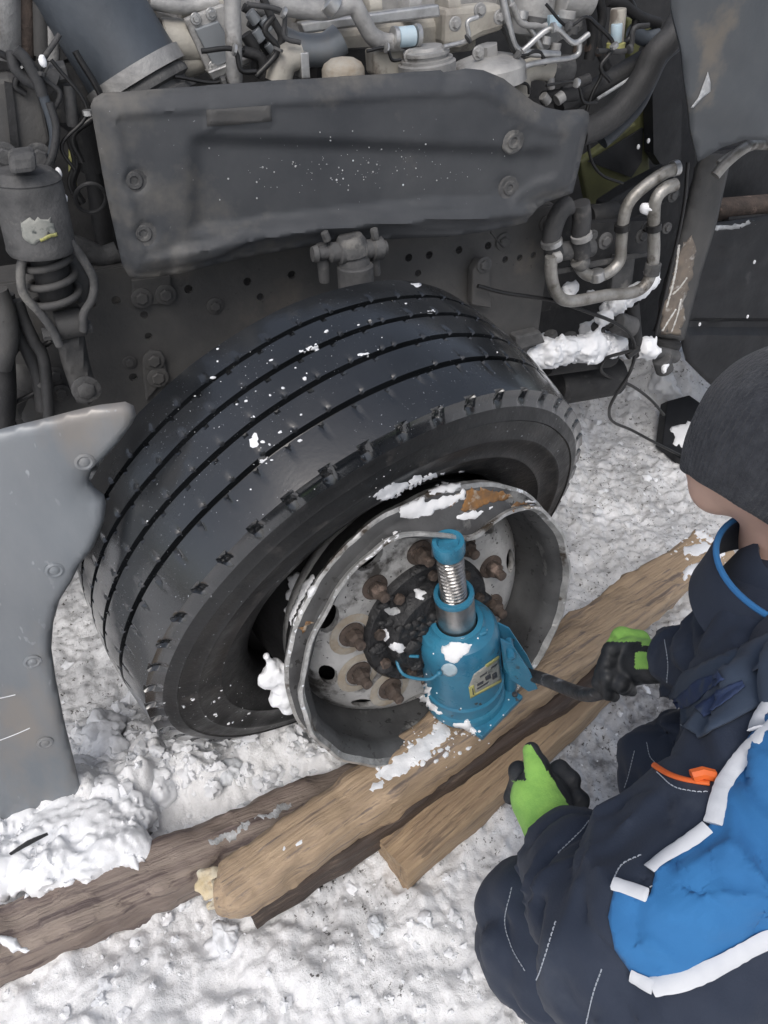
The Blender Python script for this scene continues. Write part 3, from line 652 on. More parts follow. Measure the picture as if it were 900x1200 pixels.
disc = MB().lathe([(dz-.060, .272), (dz-.040, .262), (dz-.012, .240), (dz+.006, .215), (dz+.012, .198), (dz+.012, .150), (dz+.008, .112), (dz-.004, .108), (dz-.004, .150), (dz, .198), (dz-.008, .215), (dz-.028, .240), (dz-.056, .256), (dz-.060, .272)], RC, RA, 120)
disc = disc.build('wheel_disc', M['rim_paint'], wheel, angle=50)
cm = MB()
for k in range(10):
    a = k*36+12; c = RP(dz, .218, a); D = RP(0, 1, a)-RC; T_ = np.cross(D, RA); n2 = 16; ring = []
    for s_ in (-.09, .06): ring.append([c+RA*s_+D*.015*math.cos(q)+T_*.030*math.sin(q) for q in np.linspace(0, 2*np.pi, n2, endpoint=False)])
    b0 = cm.n; cm.grid(np.array(ring), cv=True); cm.f += [tuple(b0+j for j in range(n2)), tuple(b0+n2+j for j in range(n2-1, -1, -1))]
try: cut(disc, cm)
except Exception as e: print('cut failed', e)
hub = MB().lathe([(dz-.02, .001), (dz-.02, .143), (dz+.018, .141), (dz+.026, .134), (dz+.026, .100), (dz+.045, .096), (dz+.052, .088), (dz+.052, .001)], RC, RA, 60)
hub = hub.build('hub', M['hub_grease'], wheel)
mb = MB()
for k in range(9):
    a = k*40+6; mb.lathe([(dz+.024, .011), (dz+.036, .011), (dz+.038, .008), (dz+.038, .0005)], RP(0, .116, a), RA, 6)
o = mb.build('hub_bolt', M['rust'], wheel, smooth=False); o['kind'] = 'stuff'
mb = MB()
for k in range(70):
    a, r = rng.uniform(0, 360), rng.uniform(.02, .135); mb.ball(RP(dz+(.05 if r < .09 else .026), r, a), rng.uniform(.004, .012), 6, (1.6, 1, 1), .6, 60)
o = mb.build('grease_lump', M['hub_grease'], wheel, angle=180); o['kind'] = 'stuff'
nut0 = None
for k in range(10):
    a = k*36+22; mb = MB(); P0 = RP(0, .1675, a)
    mb.lathe([(dz+.010, .026), (dz+.015, .026), (dz+.017, .022), (dz+.017, .016)], P0, RA, 24)
    mb.lathe([(dz+.016, .0165), (dz+.033, .0165), (dz+.037, .013), (dz+.040, .010)], P0, RA, 6)
    mb.lathe([(dz+.033, .0105), (dz+.052, .0100), (dz+.054, .007), (dz+.054, .0005)], P0, RA, 12)
    nut = mb.build('wheel_nut', M['rust'], wheel, angle=30)
mb = MB()
for k in (5, 4, 6): 
    a = k*36+22; mb.lathe([(dz+.0125, .046), (dz+.0145, .040), (dz+.0145, .030)], RP(0, .1675, a), RA, 20)
mb.build('rust_ring', M['rust_light'], wheel)
drum = MB().lathe([(-.17, .02), (-.17, .245), (-.40, .25), (-.40, .02)], RC, RA, 60).build('brake_drum', M['drum_black'], wheel)
axb = MB().tube([RC-RA*.2, RC-RA*.9+np.array([0, 0, -.02])], .07, 16).build('axle', M['dark_dirty'], truck)
wh = bvh(wheel); wd = bvh(disc); wq = bvh([hub, disc])
def bolt(px, py, y, r, m='cast_dirty', parent=None, name='bolt', nrm=(0, -1, 0), hexa=True, washer=True, hgt=.010):
    P = PY(px, py, y) if not isinstance(y, np.ndarray) else y; mb = MB(); nrm = np.asarray(nrm, float)
    if washer: mb.lathe([(0, r*1.6), (.003, r*1.6), (.004, r*1.45), (.004, r*.9)], P, nrm, 20)
    mb.lathe([(0, r), (hgt*.8, r), (hgt, r*.8), (hgt, .0005)], P, nrm, 6 if hexa else 16)
    return mb.build(name, M[m], parent, angle=35)
rst = mat('rust_orange', (.30, .15, .05), (.16, .10, .06), rough=.8, sc=60, bump=.5, bsc=120, c3=(.42, .38, .32), sc3=40, t3=.52)
for i, poly in enumerate([[(544, 576), (566, 572), (592, 576), (598, 584), (575, 590), (552, 600), (540, 596)], [(520, 586), (540, 578), (545, 582), (526, 592)], [(600, 592), (625, 590), (628, 596), (600, 600)], [(352, 738), (360, 724), (364, 726), (356, 744)]]): patch('rust_patch', wh, poly, rst, wheel, step=2.5, off=.0008, rag=4, jump=.03, seed=i)
p, nn = hit(wh, 366, 636)
if p is not None:
    mb = MB(); mb.lathe([(0, .02), (.008, .02), (.008, .014), (.022, .013), (.024, .0005)], p, nn, 8); mb.build('valve_bolt', M['rust'], wheel)
for i, (b, poly, th_, mm) in enumerate([
    (bvh([wheel, tyre]), [(338, 674), (352, 668), (370, 678), (364, 700), (352, 722), (342, 742), (333, 716)], .005, 'snow_clean'), (wh, [(345, 680), (358, 676), (366, 684), (355, 700), (346, 722), (341, 735), (338, 715), (340, 695)], .004, 'snow'),
    (wh, [(468, 600), (486, 588), (520, 580), (544, 577), (546, 584), (530, 592), (500, 602), (478, 612)], .005, 'snow_clean'),
    (wh, [(500, 575), (520, 566), (535, 560), (545, 566), (530, 575), (512, 582)], .005, 'snow'),
    (wh, [(560, 594), (580, 590), (584, 594), (565, 602), (545, 611), (530, 614), (536, 606)], .003, 'snow_clean'),
    (wh, [(440, 640), (470, 618), (476, 622), (448, 644), (420, 668), (404, 690), (402, 682)], .003, 'snow'),
    (wh, [(610, 585), (640, 590), (655, 604), (648, 606), (636, 598), (612, 592)], .003, 'snow'),
    (wq, [(415, 835), (430, 832), (438, 838), (430, 852), (424, 858)], .004, 'snow'),
    (wq, [(440, 738), (454, 736), (456, 750), (446, 752)], .004, 'snow'), (wq, [(452, 755), (470, 752), (480, 762), (470, 770), (458, 764)], .005, 'snow'), (wq, [(486, 690), (498, 694), (496, 704), (488, 702)], .005, 'snow'),
    (wq, [(446, 712), (462, 708), (470, 716), (455, 724)], .004, 'ice_grey')]):
    patch('settled_snow', b, poly, M[mm], None, step=2.8, off=-.0005, bulge=th_, rough=.5, rag=5, kind='stuff', jump=.03, seed=i+60)
ic_ = []
for px, py, dx, dy, w in [(332, 800, -20, -30, .018), (328, 806, -26, -16, .015), (334, 816, -12, 6, .018), (338, 800, -4, -18, .016), (340, 822, -4, 8, .014)]:
    a, c = PY(px, py, .93), PY(px+dx, py+dy, .915); ic_.append((a, a*.45+c*.55, w, w*.75)); ic_.append((a*.45+c*.55, c, w*.75, .0025))
tag(skin('ice_splinter', ic_, .022, .0030, M['snow_clean'], None, lambda P: -.006*fbm(P, 45, 3), pad=.012), 'jagged chunk of white ice standing between the tyre and the left of the rim', 'ice')
# ------------------------------------------------------------------ bottle jack
B0 = PZ(545, 812, .243); T0 = PY(525, 634, B0[1]-.035); JL = np.linalg.norm(T0-B0); JA = (T0-B0)/JL
jack = empty('bottle_jack', B0, 'blue hydraulic bottle jack with a steel screw pressing up under the bent rim', 'jack')
c_ = [PPL(px, py, B0, JA) for px, py in ((478, 806), (565, 864), (613, 815))]; c4 = c_[0]+c_[2]-c_[1]
mid = (c_[0]+c_[2])/2
mb = MB().prism([c_[0]-JA*.016, c_[1]-JA*.016, c_[2]-JA*.016, c4-JA*.016], JA*.016); base = mb.build('base_plate', M['jack_blue'], jack, smooth=False, bevel=.003)
Bc = mid; T1 = Bc+JA*JL; T0 = PPL(525, 634, T1, JA)
JA = (T0-Bc)/np.linalg.norm(T0-Bc); JL = np.linalg.norm(T0-Bc)
def jp(f): return f*JL
print('jack', Bc, T0, JL)
body = MB().lathe([(0, .0865), (jp(.03), .0865), (jp(.045), .0855), (jp(.055), .082), (jp(.10), .082), (jp(.11), .085), (jp(.13), .085), (jp(.14), .081), (jp(.44), .080), (jp(.475), .077), (jp(.50), .070), (jp(.515), .056), (jp(.525), .052), (jp(.54), .050), (jp(.54), .040), (jp(.50), .0385)], Bc, JA, 64).build('body', M['jack_blue'], jack, angle=30)
MB().lathe([(jp(.45), .0365), (jp(.70), .0365), (jp(.70), .030)], Bc, JA, 48).build('ram', M['ram_steel'], jack, angle=30)
MB().lathe([(jp(.690), .0372), (jp(.705), .0378), (jp(.712), .036), (jp(.712), .029), (jp(.695), .026)], Bc, JA, 48).build('ram_collar', M['jack_blue'], jack)
th = np.linspace(0, 2*np.pi, 48, endpoint=False); rows = []; t0, ju, jw = frame(JA)
NT, per = 15, 8
hs_ = np.linspace(jp(.66), jp(.945), NT*per)
for i, h in enumerate(hs_):
    pz = (h-hs_[0])/(hs_[-1]-hs_[0])*NT
    rows.append([Bc+JA*h+(.0225+.0022*(1 if ((pz+a/(2*np.pi)) % 1) < .5 else -1)*min(1, 4*abs(((pz+a/(2*np.pi))*2 % 1)-.0)))*(math.cos(a)*ju+math.sin(a)*jw) for a in th])
MB().grid(np.array(rows), cv=True).build('screw', M['ram_steel'], jack, angle=25)
MB().lathe([(jp(.935), .020), (jp(.935), .0262), (jp(.95), .0285), (jp(.985), .0288), (jp(1.0), .027), (jp(1.0), .020), (jp(.985), .017), (jp(.985), .0005)], Bc, JA, 40).build('saddle', M['jack_blue'], jack, angle=30)
bj = bvh([body, base])
def JP(deg, r, f, ref=None):   # place round the jack: degrees from the side facing the camera, to the right
    v = CP-Bc; v = v-JA*np.dot(v, JA); v /= np.linalg.norm(v); s = np.cross(JA, v)
    if np.dot(s, RT) < 0: s = -s
    return Bc+JA*jp(f)+r*(math.cos(R_(deg))*v+math.sin(R_(deg))*s)
# pump lever socket on the right
a0, a1, a2, a3 = JP(78, .088, .50), JP(72, .115, .42), JP(62, .150, .20), JP(62, .165, .10)
sv = (JP(0, 1, 0)-Bc)
for sgn in (-1, 1):
    o_ = sv*.22*.085*sgn
    MB().prism([q+o_ for q in (JP(84, .078, .47), JP(82, .100, .44), JP(76, .135, .29), JP(74, .150, .19), JP(75, .132, .15), JP(80, .095, .20), JP(84, .082, .27))], sv*.004).build('lever_plate', M['jack_blue'], jack, smooth=False, bevel=.001)
MB().tube([JP(72, .10, .40)-sv*.02, JP(72, .10, .40)+sv*.025], .008, 14).build('pivot_pin', M['jack_blue'], jack)
MB().lathe([(0, .014), (jp(.14), .014), (jp(.14), .010), (jp(.20), .009), (jp(.20), .001)], JP(92, .098, .0), JA, 24).build('pump_cylinder', M['jack_blue'], jack)
MB().tube([JP(-62, .09, .44), JP(-75, .125, .42), JP(-62, .128, .38), JP(-40, .105, .395), JP(-30, .088, .415)], .0032, 8, path=5).build('carry_handle', M['jack_blue'], jack)
MB().ball(JP(-30, .087, .415), .006, 8).build('rivet', M['jack_blue'], jack)
MB().lathe([(0, .012), (.010, .012), (.012, .009), (.012, .0005)], JP(60, .05, .505), JA, 6).build('filler_plug', M['jack_blue'], jack, smooth=False)
for deg in (52,): MB().lathe([(0, .006), (.004, .006), (.005, .0005)], (c_[2]*.86+Bc*.14), JA, 12).build('bolt', M['bar_metal'], jack)
patch('label_sticker', bj, [(555, 790), (584, 769), (587, 797), (551, 817), (549, 805)], M['label_grey'], body, step=3, off=.0008)
for i, poly in enumerate([[(549, 805), (555, 802), (557, 812), (587, 796), (587, 799), (551, 818)], [(568, 779), (584, 768), (585, 771), (570, 782)]]):
    patch('label_border', bj, poly, M['label_yellow'], body, step=2, off=.0016)
for poly in [[(553, 806), (554, 806), (555.3, 813), (554, 813.5)], [(559, 806), (572, 798), (572, 799.5), (559, 807.5)], [(559, 801), (566, 797), (566, 800), (559, 803.5)], [(568, 793), (574, 789), (575, 794), (569, 797)], [(562, 792), (570, 787), (570, 788.5), (562, 793.5)], [(575, 782), (582, 777), (582, 778.5), (575, 783.5)], [(576, 790), (581, 787), (582, 793), (577, 796)]]:
    patch('label_print', bj, poly, M['print_dark'], body, step=1.5, off=.0018)
patch('round_sticker', bj, [(526.5+9.5*math.cos(t)-1*math.sin(t), 785+7.5*math.sin(t)+1.5*math.cos(t)) for t in np.linspace(0, 2*np.pi, 24, endpoint=False)], M['label_white'], body, step=2.5, off=.0008)
for i, (poly, th_) in enumerate([([(515, 757), (535, 754), (558, 750), (561, 756), (548, 764), (541, 774), (528, 776), (522, 768)], .005), ([(525, 741), (545, 742), (560, 738), (558, 743), (540, 746), (526, 745)], .002),
    ([(481, 800), (492, 792), (500, 798), (502, 812), (512, 828), (518, 838), (510, 838), (496, 826), (484, 814)], .008), ([(528, 848), (540, 842), (552, 848), (566, 854), (564, 862), (552, 862), (538, 856)], .007)]):
    patch('settled_snow', bj, poly, M['snow_clean'], None, step=2.6, off=-.0005, bulge=th_, rough=.6, rag=5, kind='stuff', jump=.04, seed=i+80)
mb = MB()
for px, py in [(535, 735), (560, 748), (570, 738), (512, 812), (500, 790), (520, 845), (575, 850), (590, 838), (508, 766), (572, 800), (605, 812), (540, 830), (596, 820)]:
    p, nn = hit(bj, px, py)
    if p is not None: mb.ball(p, .0018, 5)
mb.build('snow_dust', M['snow_clean'])['kind'] = 'stuff'
# ------------------------------------------------------------------ chassis rail and what hangs on it
YR, YS = 1.55, 1.43
def face(poly, y, d, m, name, parent=truck, **k): return MB().prism([PY(a, b, y) for a, b in poly][::-1], (0, d, 0)).build(name, M[m], parent, smooth=False, **k)
rail = MB().box(((-1.1+1.12)/2, YR+.004, .815), (2.22, .008, .40)).build('chassis_rail', M['frame_paint'], truck, smooth=False)
cm = MB()
for px, py, r in [(136, 352, .009), (169, 369, .008), (174, 394, .008), (156, 442, .009), (221, 339, .009), (290, 330, .009), (342, 322, .009), (305, 348, .008), (479, 302, .009), (503, 299, .009), (538, 293, .009), (572, 288, .009), (490, 320, .008), (592, 304, .008), (609, 302, .008), (625, 299, .008), (108, 357, .008)]:
    p = PY(px, py, YR); b0 = cm.n; a = np.linspace(0, 2*np.pi, 14, endpoint=False)
    cm.grid(np.array([[p+[r*math.cos(t), yy, r*math.sin(t)] for t in a] for yy in (-.02, .02)]), cv=True); cm.f += [tuple(b0+i for i in range(13, -1, -1)), tuple(b0+14+i for i in range(14))]
try: cut(rail, cm)
except Exception as e: print('rail cut', e)
MB().box((.01, YR+.05, 1.012), (2.22, .09, .012)).build('rail_flange', M['frame_paint'], truck, smooth=False)
MB().box((.01, YR+.05, .612), (2.22, .09, .012)).build('rail_flange', M['frame_paint'], truck, smooth=False)
for px, py, r in [(252, 358, .011), (152, 424, .009), (65, 440, .012), (72, 460, .012), (590, 283, .013), (566, 312, .012), (550, 372, .012), (640, 262, .012)]: bolt(px, py, YR-.001, r, 'frame_paint', truck)
face([(154, 328), (200, 322), (201, 350), (195, 357), (162, 358), (155, 350)], YR-.010, .009, 'frame_paint', 'bracket_plate', bevel=.003)
for px, py in ((166, 349), (194, 345)): bolt(px, py, YR-.011, .013, 'frame_paint', truck)
face([(168, 420), (176, 411), (190, 413), (197, 440), (172, 470), (168, 440)], YR-.012, .011, 'frame_paint', 'bracket_plate', bevel=.003)
for px, py in ((180, 422), (185, 442)): bolt(px, py, YR-.013, .014, 'frame_paint', truck)
face([(554, 318), (562, 305), (574, 307), (576, 362), (553, 358)], YR-.03, .026, 'frame_paint', 'bracket_plate', bevel=.004)
bolt(567, 310, YR-.031, .012, 'cast_dirty', truck)
# steering joint above the tyre
def cyl(px, py, px2, py2, y, r, m, name, n=20, y2=None, parent=truck, prof=None, **k):
    a, b = PY(px, py, y), PY(px2, py2, y if y2 is None else y2); L_ = np.linalg.norm(b-a)
    pr_ = [(0, .0005), (0, r*.92), (L_*.04, r), (L_*.96, r), (L_, r*.92), (L_, .0005)] if prof is None else [(h*L_, q*r) for h, q in prof]
    return MB().lathe(pr_, a, (b-a)/L_, n).build(name, M[m], parent, angle=35, **k)
J_ = cyl(366, 298, 452, 290, 1.40, .020, 'cast_dirty', 'steering_joint', prof=[(0, .01), (0, .7), (.06, .85), (.08, .6), (.2, .6), (.24, .95), (.34, .95), (.36, 1.25), (.68, 1.25), (.7, .95), (.8, .9), (.82, 1.1), (.94, 1.1), (.96, .7), (1, .7), (1, .01)])
cyl(410, 276, 416, 318, 1.40, .032, 'cast_dirty', 'joint_casting', parent=J_, prof=[(0, .01), (0, .75), (.15, .95), (.5, 1), (.55, .85), (.7, 1.0), (1, 1.05), (1, .01)])
cyl(416, 310, 418, 345, 1.39, .036, 'cast_dirty', 'joint_boot', parent=J_)
cyl(377, 286, 381, 330, 1.41, .012, 'cast_dirty', 'joint_leg', parent=J_); cyl(436, 282, 440, 322, 1.41, .011, 'cast_dirty', 'joint_leg', parent=J_)
cyl(384, 282, 380, 272, 1.395, .008, 'cast_dirty', 'joint_bolt', parent=J_, n=6); cyl(440, 280, 438, 268, 1.395, .008, 'cast_dirty', 'joint_bolt', parent=J_, n=6)
# ------------------------------------------------------------------ side shield
sp = [(106, 124), (110, 115), (120, 109), (300, 96), (430, 88), (516, 82), (520, 85), (545, 80), (566, 82), (590, 92), (608, 106), (625, 119), (640, 126), (660, 130), (683, 128), (690, 132), (691, 142), (685, 170), (678, 200), (671, 226), (640, 237), (628, 246), (620, 262), (600, 268), (520, 277), (450, 280), (400, 283), (350, 290), (250, 309), (190, 324), (165, 327), (151, 324), (143, 310), (124, 225)]
def hs(x, y, d):
    h = .012*sg(d, 3, 16)+.005*np.exp(-((d-24)/4)**2)
    topf = 168+.04*(x-300)
    basin = sg(x, 214, 240)*(1-sg(x, 640-.3*(y-150), 668-.3*(y-150)))*sg(y, topf-14, topf+6)*(1-sg(y, 262-.06*(x-230), 272-.06*(x-230)))
    h = h-.016*basin
    fold = 288-.11*(x-200)-18*sg(x, 235, 300)+10*sg(x, 500, 620)
    h = h+.012*sg(y, fold-3, fold+2)*sg(x, 195, 215)*(1-sg(x, 560, 600))-.010*sg(y, fold+16, fold+22)*sg(x, 150, 300)
    lb = (x > 242)*(x < 318)*(y > 127-.05*(x-242))*(y < 148-.05*(x-242)); h = h+.004*lb
    for a, b in ((157, 211), (168, 273), (601, 165), (596, 220)): h = h-.006*np.exp(-(((x-a)**2+(y-b)**2)/14**2)**3)
    return h+.002*fbm(np.stack([x/100, y/100, x*0], -1), 1.2, 2)
shield = relief('side_shield', sp, lambda x, y: PY(x, y, YS), hs, M['shield_plastic'], truck, step=5, solid=.004, angle=60)
shield['label'] = 'large black moulded plastic shield with dusty smears'
bs = bvh(shield)
for px, py in ((157, 211), (168, 273), (601, 165), (596, 220)):
    p, n = hit(bs, px, py)
    mb = MB(); mb.lathe([(-.002, .026), (.002, .026), (.004, .023), (.003, .015), (.006, .013), (.006, .008), (.003, .006), (.003, .0005)], p, (0, -1, 0), 28); mb.build('shield_bolt', M['cast_dirty'], shield, angle=30)
patch('mould_plate', bs, [(242, 129), (317, 123), (318, 142), (243, 148)], M['frame_paint'], shield, step=5, off=.0015)
mb = MB()
for i in range(140):
    px, py = (rng.normal(400, 75), rng.normal(198, 18)) if i < 170 else (rng.uniform(300, 620), rng.uniform(180, 275))
    p, n = hit(bs, px, py)
    if p is not None: mb.ball(p, .0006+.0016*rng.random()**3, 4)
mb.build('snow_dust', M['ice_grey'])['kind'] = 'stuff'
# ------------------------------------------------------------------ fender sheet lower left
fp = [(-70, 530), (0, 508), (60, 493), (120, 478), (148, 474), (158, 479), (161, 490), (156, 500), (140, 522), (122, 543), (110, 558), (106, 570), (112, 578), (123, 584), (125, 592), (122, 608), (108, 636), (92, 656), (84, 676), (70, 704), (63, 735), (61, 765), (66, 800), (76, 850), (90, 905), (98, 940), (60, 975), (0, 985), (-70, 985)]
def hf(x, y, d): return .010*(1-sg(d, 0, 9))*0-.010*(1-sg(d, 0, 8))+.020*sg(y, 560, 640)*(1-sg(y, 640, 760))+.004*fbm(np.stack([x/90, y/90, x*0], -1), 1.1, 2)-.012*np.exp(-((x-112)**2+(y-566)**2)/20**2)
YF = 1.045
fender = relief('fender_sheet', fp, lambda x, y: PY(x, y, YF), hf, M['fender_metal'], truck, step=7, solid=.003, angle=50)
fender['label'] = 'torn grey fender sheet with round rivets left of the tyre'
bf = bvh(fender)
for px, py in ((99, 541), (64, 668), (38, 775), (53, 870)):
    p, n = hit(bf, px, py)
    if p is not None: MB().lathe([(0, .015), (.002, .0145), (.0035, .011), (.002, .008), (.004, .005), (.004, .0005)], p, (0, -1, 0), 20).build('rivet', M['fender_metal'], fender, angle=40)
for pts in ([(-5, 869), (15, 862), (35, 853)], [(0, 818), (8, 817), (18, 814)], [(8, 905), (16, 902)], [(30, 680), (46, 672)]): ribbon('scratch', bf, pts, .0022, M['snow'], fender, off=.0004, th=.0006)
# ------------------------------------------------------------------ mud flap upper right
lp = [(786, -40), (787, 10), (797, 80), (808, 150), (819, 190), (845, 172), (870, 163), (910, 165), (1000, 175), (1000, -40)]
flap = relief('mud_flap', lp, lambda x, y: PY(x, y, 1.40), lambda x, y, d: .02*np.sin((x-780)/45.)+.006*fbm(np.stack([x/60, y/60, x*0], -1), 1, 2)-.015*sg(y, 120, 190), M['flap_rubber'], truck, step=8, solid=.006, angle=60)
flap['label'] = 'grey blue rubber flap hanging at the upper right with a torn whitish scrap'
bl = bvh(flap)
patch('torn_scrap', bl, [(809, 126), (818, 114), (829, 84), (832, 96), (832, 107), (822, 115), (812, 126)], M['ice_grey'], flap, step=3, off=.002)
# ------------------------------------------------------------------ post and step box at the right
post = relief('bracket_post', [(826, 180), (858, 180), (840, 262), (822, 320), (802, 398), (792, 402), (770, 394), (777, 350), (800, 270), (818, 200)], lambda x, y: PY(x, y, 1.60), lambda x, y, d: .012*sg(d, 0, 8), M['frame_paint'], truck, step=6, solid=.03)
bpst = bvh(post)
saltm = mat('salt_stain', (.75, .74, .71), (.5, .48, .44), rough=.8, sc=60, bump=.5, bsc=120)
rz = mat('rust_zone', (.24, .20, .16), (.15, .13, .115), rough=.8, sc=30, bump=.6, bsc=90, c3=(.45, .43, .40), sc3=34, t3=.56)
patch('rust_zone', bpst, [(798, 285), (812, 276), (816, 296), (806, 340), (796, 392), (774, 392), (780, 350)], rz, post, step=4, off=.001, rag=4)
for pts in ([(796, 282), (793, 310), (788, 335), (781, 360)], [(805, 325), (796, 338), (788, 345)], [(792, 362), (782, 378), (776, 388)], [(796, 366), (790, 380)], [(786, 358), (778, 368)], [(798, 350), (793, 372), (786, 390)]): ribbon('salt_streak', bpst, pts, .006, saltm, post, off=.001, th=.001, wav=.6)
cyl(783, 398, 776, 415, 1.60, .042, 'dark_dirty', 'post_bushing'); cyl(760, 412, 792, 418, 1.56, .02, 'cast_dirty', 'post_bolt')
cyl(775, 420, 779, 434, 1.54, .026, 'cast_dirty', 'spring_eye')
MB().tube([PY(806, 190, 1.57), PY(800, 250, 1.57), PY(780, 340, 1.57), PY(768, 392, 1.57)], .0045, 8, path=4).build('brake_line', M['wire_black'], truck)
def hb(x, y, d):
    h = .004*fbm(np.stack([x/40, y/40, x*0], -1), 1.2, 2)
    for a, b in ((845, 322), (872, 330), (852, 288), (893, 300)): h = h+.010*np.exp(-(((x-a)**2+(y-b)**2)/9**2)**2)
    return h-.02*sg(y, 372, 378)*(1-sg(y, 386, 392))
sbx = relief('step_box', [(822, 264), (905, 252), (1000, 250), (1000, 480), (852, 468), (826, 444), (806, 424), (800, 404), (806, 360)], lambda x, y: PY(x, y, 1.66), hb, M['black_panel'], truck, step=7, solid=.01)
bb = bvh(sbx)
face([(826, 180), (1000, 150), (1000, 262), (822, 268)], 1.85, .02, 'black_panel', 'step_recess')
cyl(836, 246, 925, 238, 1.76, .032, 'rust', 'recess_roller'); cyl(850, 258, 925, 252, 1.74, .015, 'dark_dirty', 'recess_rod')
patch('settled_snow', bb, [(826, 262), (845, 264), (870, 261), (886, 256), (888, 261), (865, 268), (840, 270), (828, 268)], M['ice_grey'], None, step=3, off=0, bulge=.006, rag=3, kind='stuff')
MB().tube([PY(838, 206, 1.5), PY(852, 190, 1.5), PY(872, 174, 1.5), PY(888, 169, 1.52), PY(930, 172, 1.56)], .013, 12, path=6).build('steel_pipe', M['pipe_steel'], truck)
MB().tube([PY(842, 192, 1.54), PY(860, 180, 1.54), PY(885, 171, 1.56)], .009, 12, path=6).build('steel_pipe', M['pipe_steel'], truck)
mb = MB()
for px, py in [(884, 307), (876, 371), (820, 380), (756, 266), (748, 172), (760, 165)]: mb.ball(PY(px, py, 1.63), .004, 5, (1, 1, 1.6))
mb.build('snow_speck', M['snow_clean'])['kind'] = 'stuff'
# ------------------------------------------------------------------ dark mass of block and underside that closes the view
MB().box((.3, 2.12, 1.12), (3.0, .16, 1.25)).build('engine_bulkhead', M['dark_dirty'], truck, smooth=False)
MB().box((1.9, 2.3, 1.0), (1.6, .2, 1.6)).build('dark_backdrop', M['black_panel'], truck, smooth=False)  # dark wall added where only gloom shows behind the right side
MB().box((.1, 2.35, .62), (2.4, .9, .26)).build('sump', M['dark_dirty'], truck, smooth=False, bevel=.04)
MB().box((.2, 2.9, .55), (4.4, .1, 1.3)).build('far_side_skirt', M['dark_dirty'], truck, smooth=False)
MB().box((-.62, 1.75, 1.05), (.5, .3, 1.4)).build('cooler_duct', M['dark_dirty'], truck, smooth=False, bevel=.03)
# ------------------------------------------------------------------ engine bay
def pipe(pts, r, m, name='hose', path=6, n=12, y=None, parent=truck, **k):
    P = [PY(a, b, c) for a, b, c in pts] if y is None else [PY(a, b, y) for a, b in pts]; return MB().tube(P, r, n, path=path).build(name, M[m], parent, **k)
# top left: vertical ribbed tank
for i, (x0, x1, m_) in enumerate([(-30, 10, 'engine_alloy'), (10, 20, 'dark_dirty'), (20, 34, 'rust'), (34, 38, 'dark_dirty'), (38, 52, 'frame_paint'), (52, 64, 'engine_alloy')]):
    cyl((x0+x1)/2, -60, (x0+x1)/2+3, 66+5*(i % 2), 1.60, (x1-x0)/2*.00215, m_, 'tank_rib', n=16)
face([(-40, -60), (66, -60), (68, 60), (-40, 75)], 1.63, .08, 'rust', 'tank_shell', bevel=.01)
# air duct, clamp ring, bellows
da, db = PY(78, -45, 1.62), PY(152, 78, 1.58); dx = (db-da)/np.linalg.norm(db-da)
MB().lathe([(-.15, 0.0853), (0, 0.0853), (.05, 0.0845), (.10, 0.0836), (.145, 0.0845), (.175, 0.0861), (.18, 0.0738)], da, dx, 48).build('air_duct', M['duct_plastic'], truck, angle=40)
MB().lathe([(.172, 0.0820), (.172, 0.0918), (.196, 0.0918), (.196, 0.0820)], da, dx, 48).build('duct_clamp', M['engine_alloy'], truck, angle=40)
MB().lathe([(.196, 0.0804), (.204, 0.0869), (.214, 0.0869), (.218, 0.0771), (.226, 0.0771), (.230, 0.0869), (.240, 0.0869), (.244, 0.0754), (.252, 0.0754), (.256, 0.0853), (.266, 0.0853), (.27, 0.0574)], da, dx, 48).build('duct_bellows', M['cast_dirty'], truck, angle=40)
# cream castings behind, bracket plate, rod
cyl(190, 48, 232, 50, 1.62, .036, 'engine_cream', 'manifold_elbow'); cyl(200, 25, 205, 72, 1.64, .030, 'engine_cream', 'manifold_elbow')
cyl(196, 82, 236, 66, 1.62, .026, 'engine_cream', 'manifold_elbow')
face([(215, 22), (262, 4), (297, 68), (290, 76), (246, 92), (243, 84)], 1.58, .012, 'engine_alloy', 'module_cover', bevel=.004)
face([(228, 34), (256, 24), (280, 66), (252, 80)], 1.572, .012, 'fender_metal', 'module_lid', bevel=.003)
face([(243, 84), (297, 64), (299, 72), (250, 95)], 1.56, .03, 'bright_steel', 'module_edge', bevel=.003)
cyl(271, -40, 275, 97, 1.50, .014, 'engine_alloy', 'stay_rod')
for px, py in ((229, 22), (247, 16), (287, 50), (250, 78)): bolt(px, py, 1.579, .006, 'bright_steel', truck)
for i, pts in enumerate([[(285, 8), (300, 20), (303, 45), (315, 62)], [(292, 25), (310, 40), (318, 55)], [(288, 40), (298, 58), (300, 80)], [(305, -10), (318, 20), (330, 45), (320, 70)], [(285, 60), (305, 68), (312, 92)]]): pipe(pts, .007+.002*(i % 3), 'dark_dirty', 'cable', y=1.55-.01*i)
for px, py in ((292, 14), (298, 35), (314, 50), (308, 22)): cyl(px, py, px+9, py+12, 1.53, .010, 'fender_metal', 'connector')
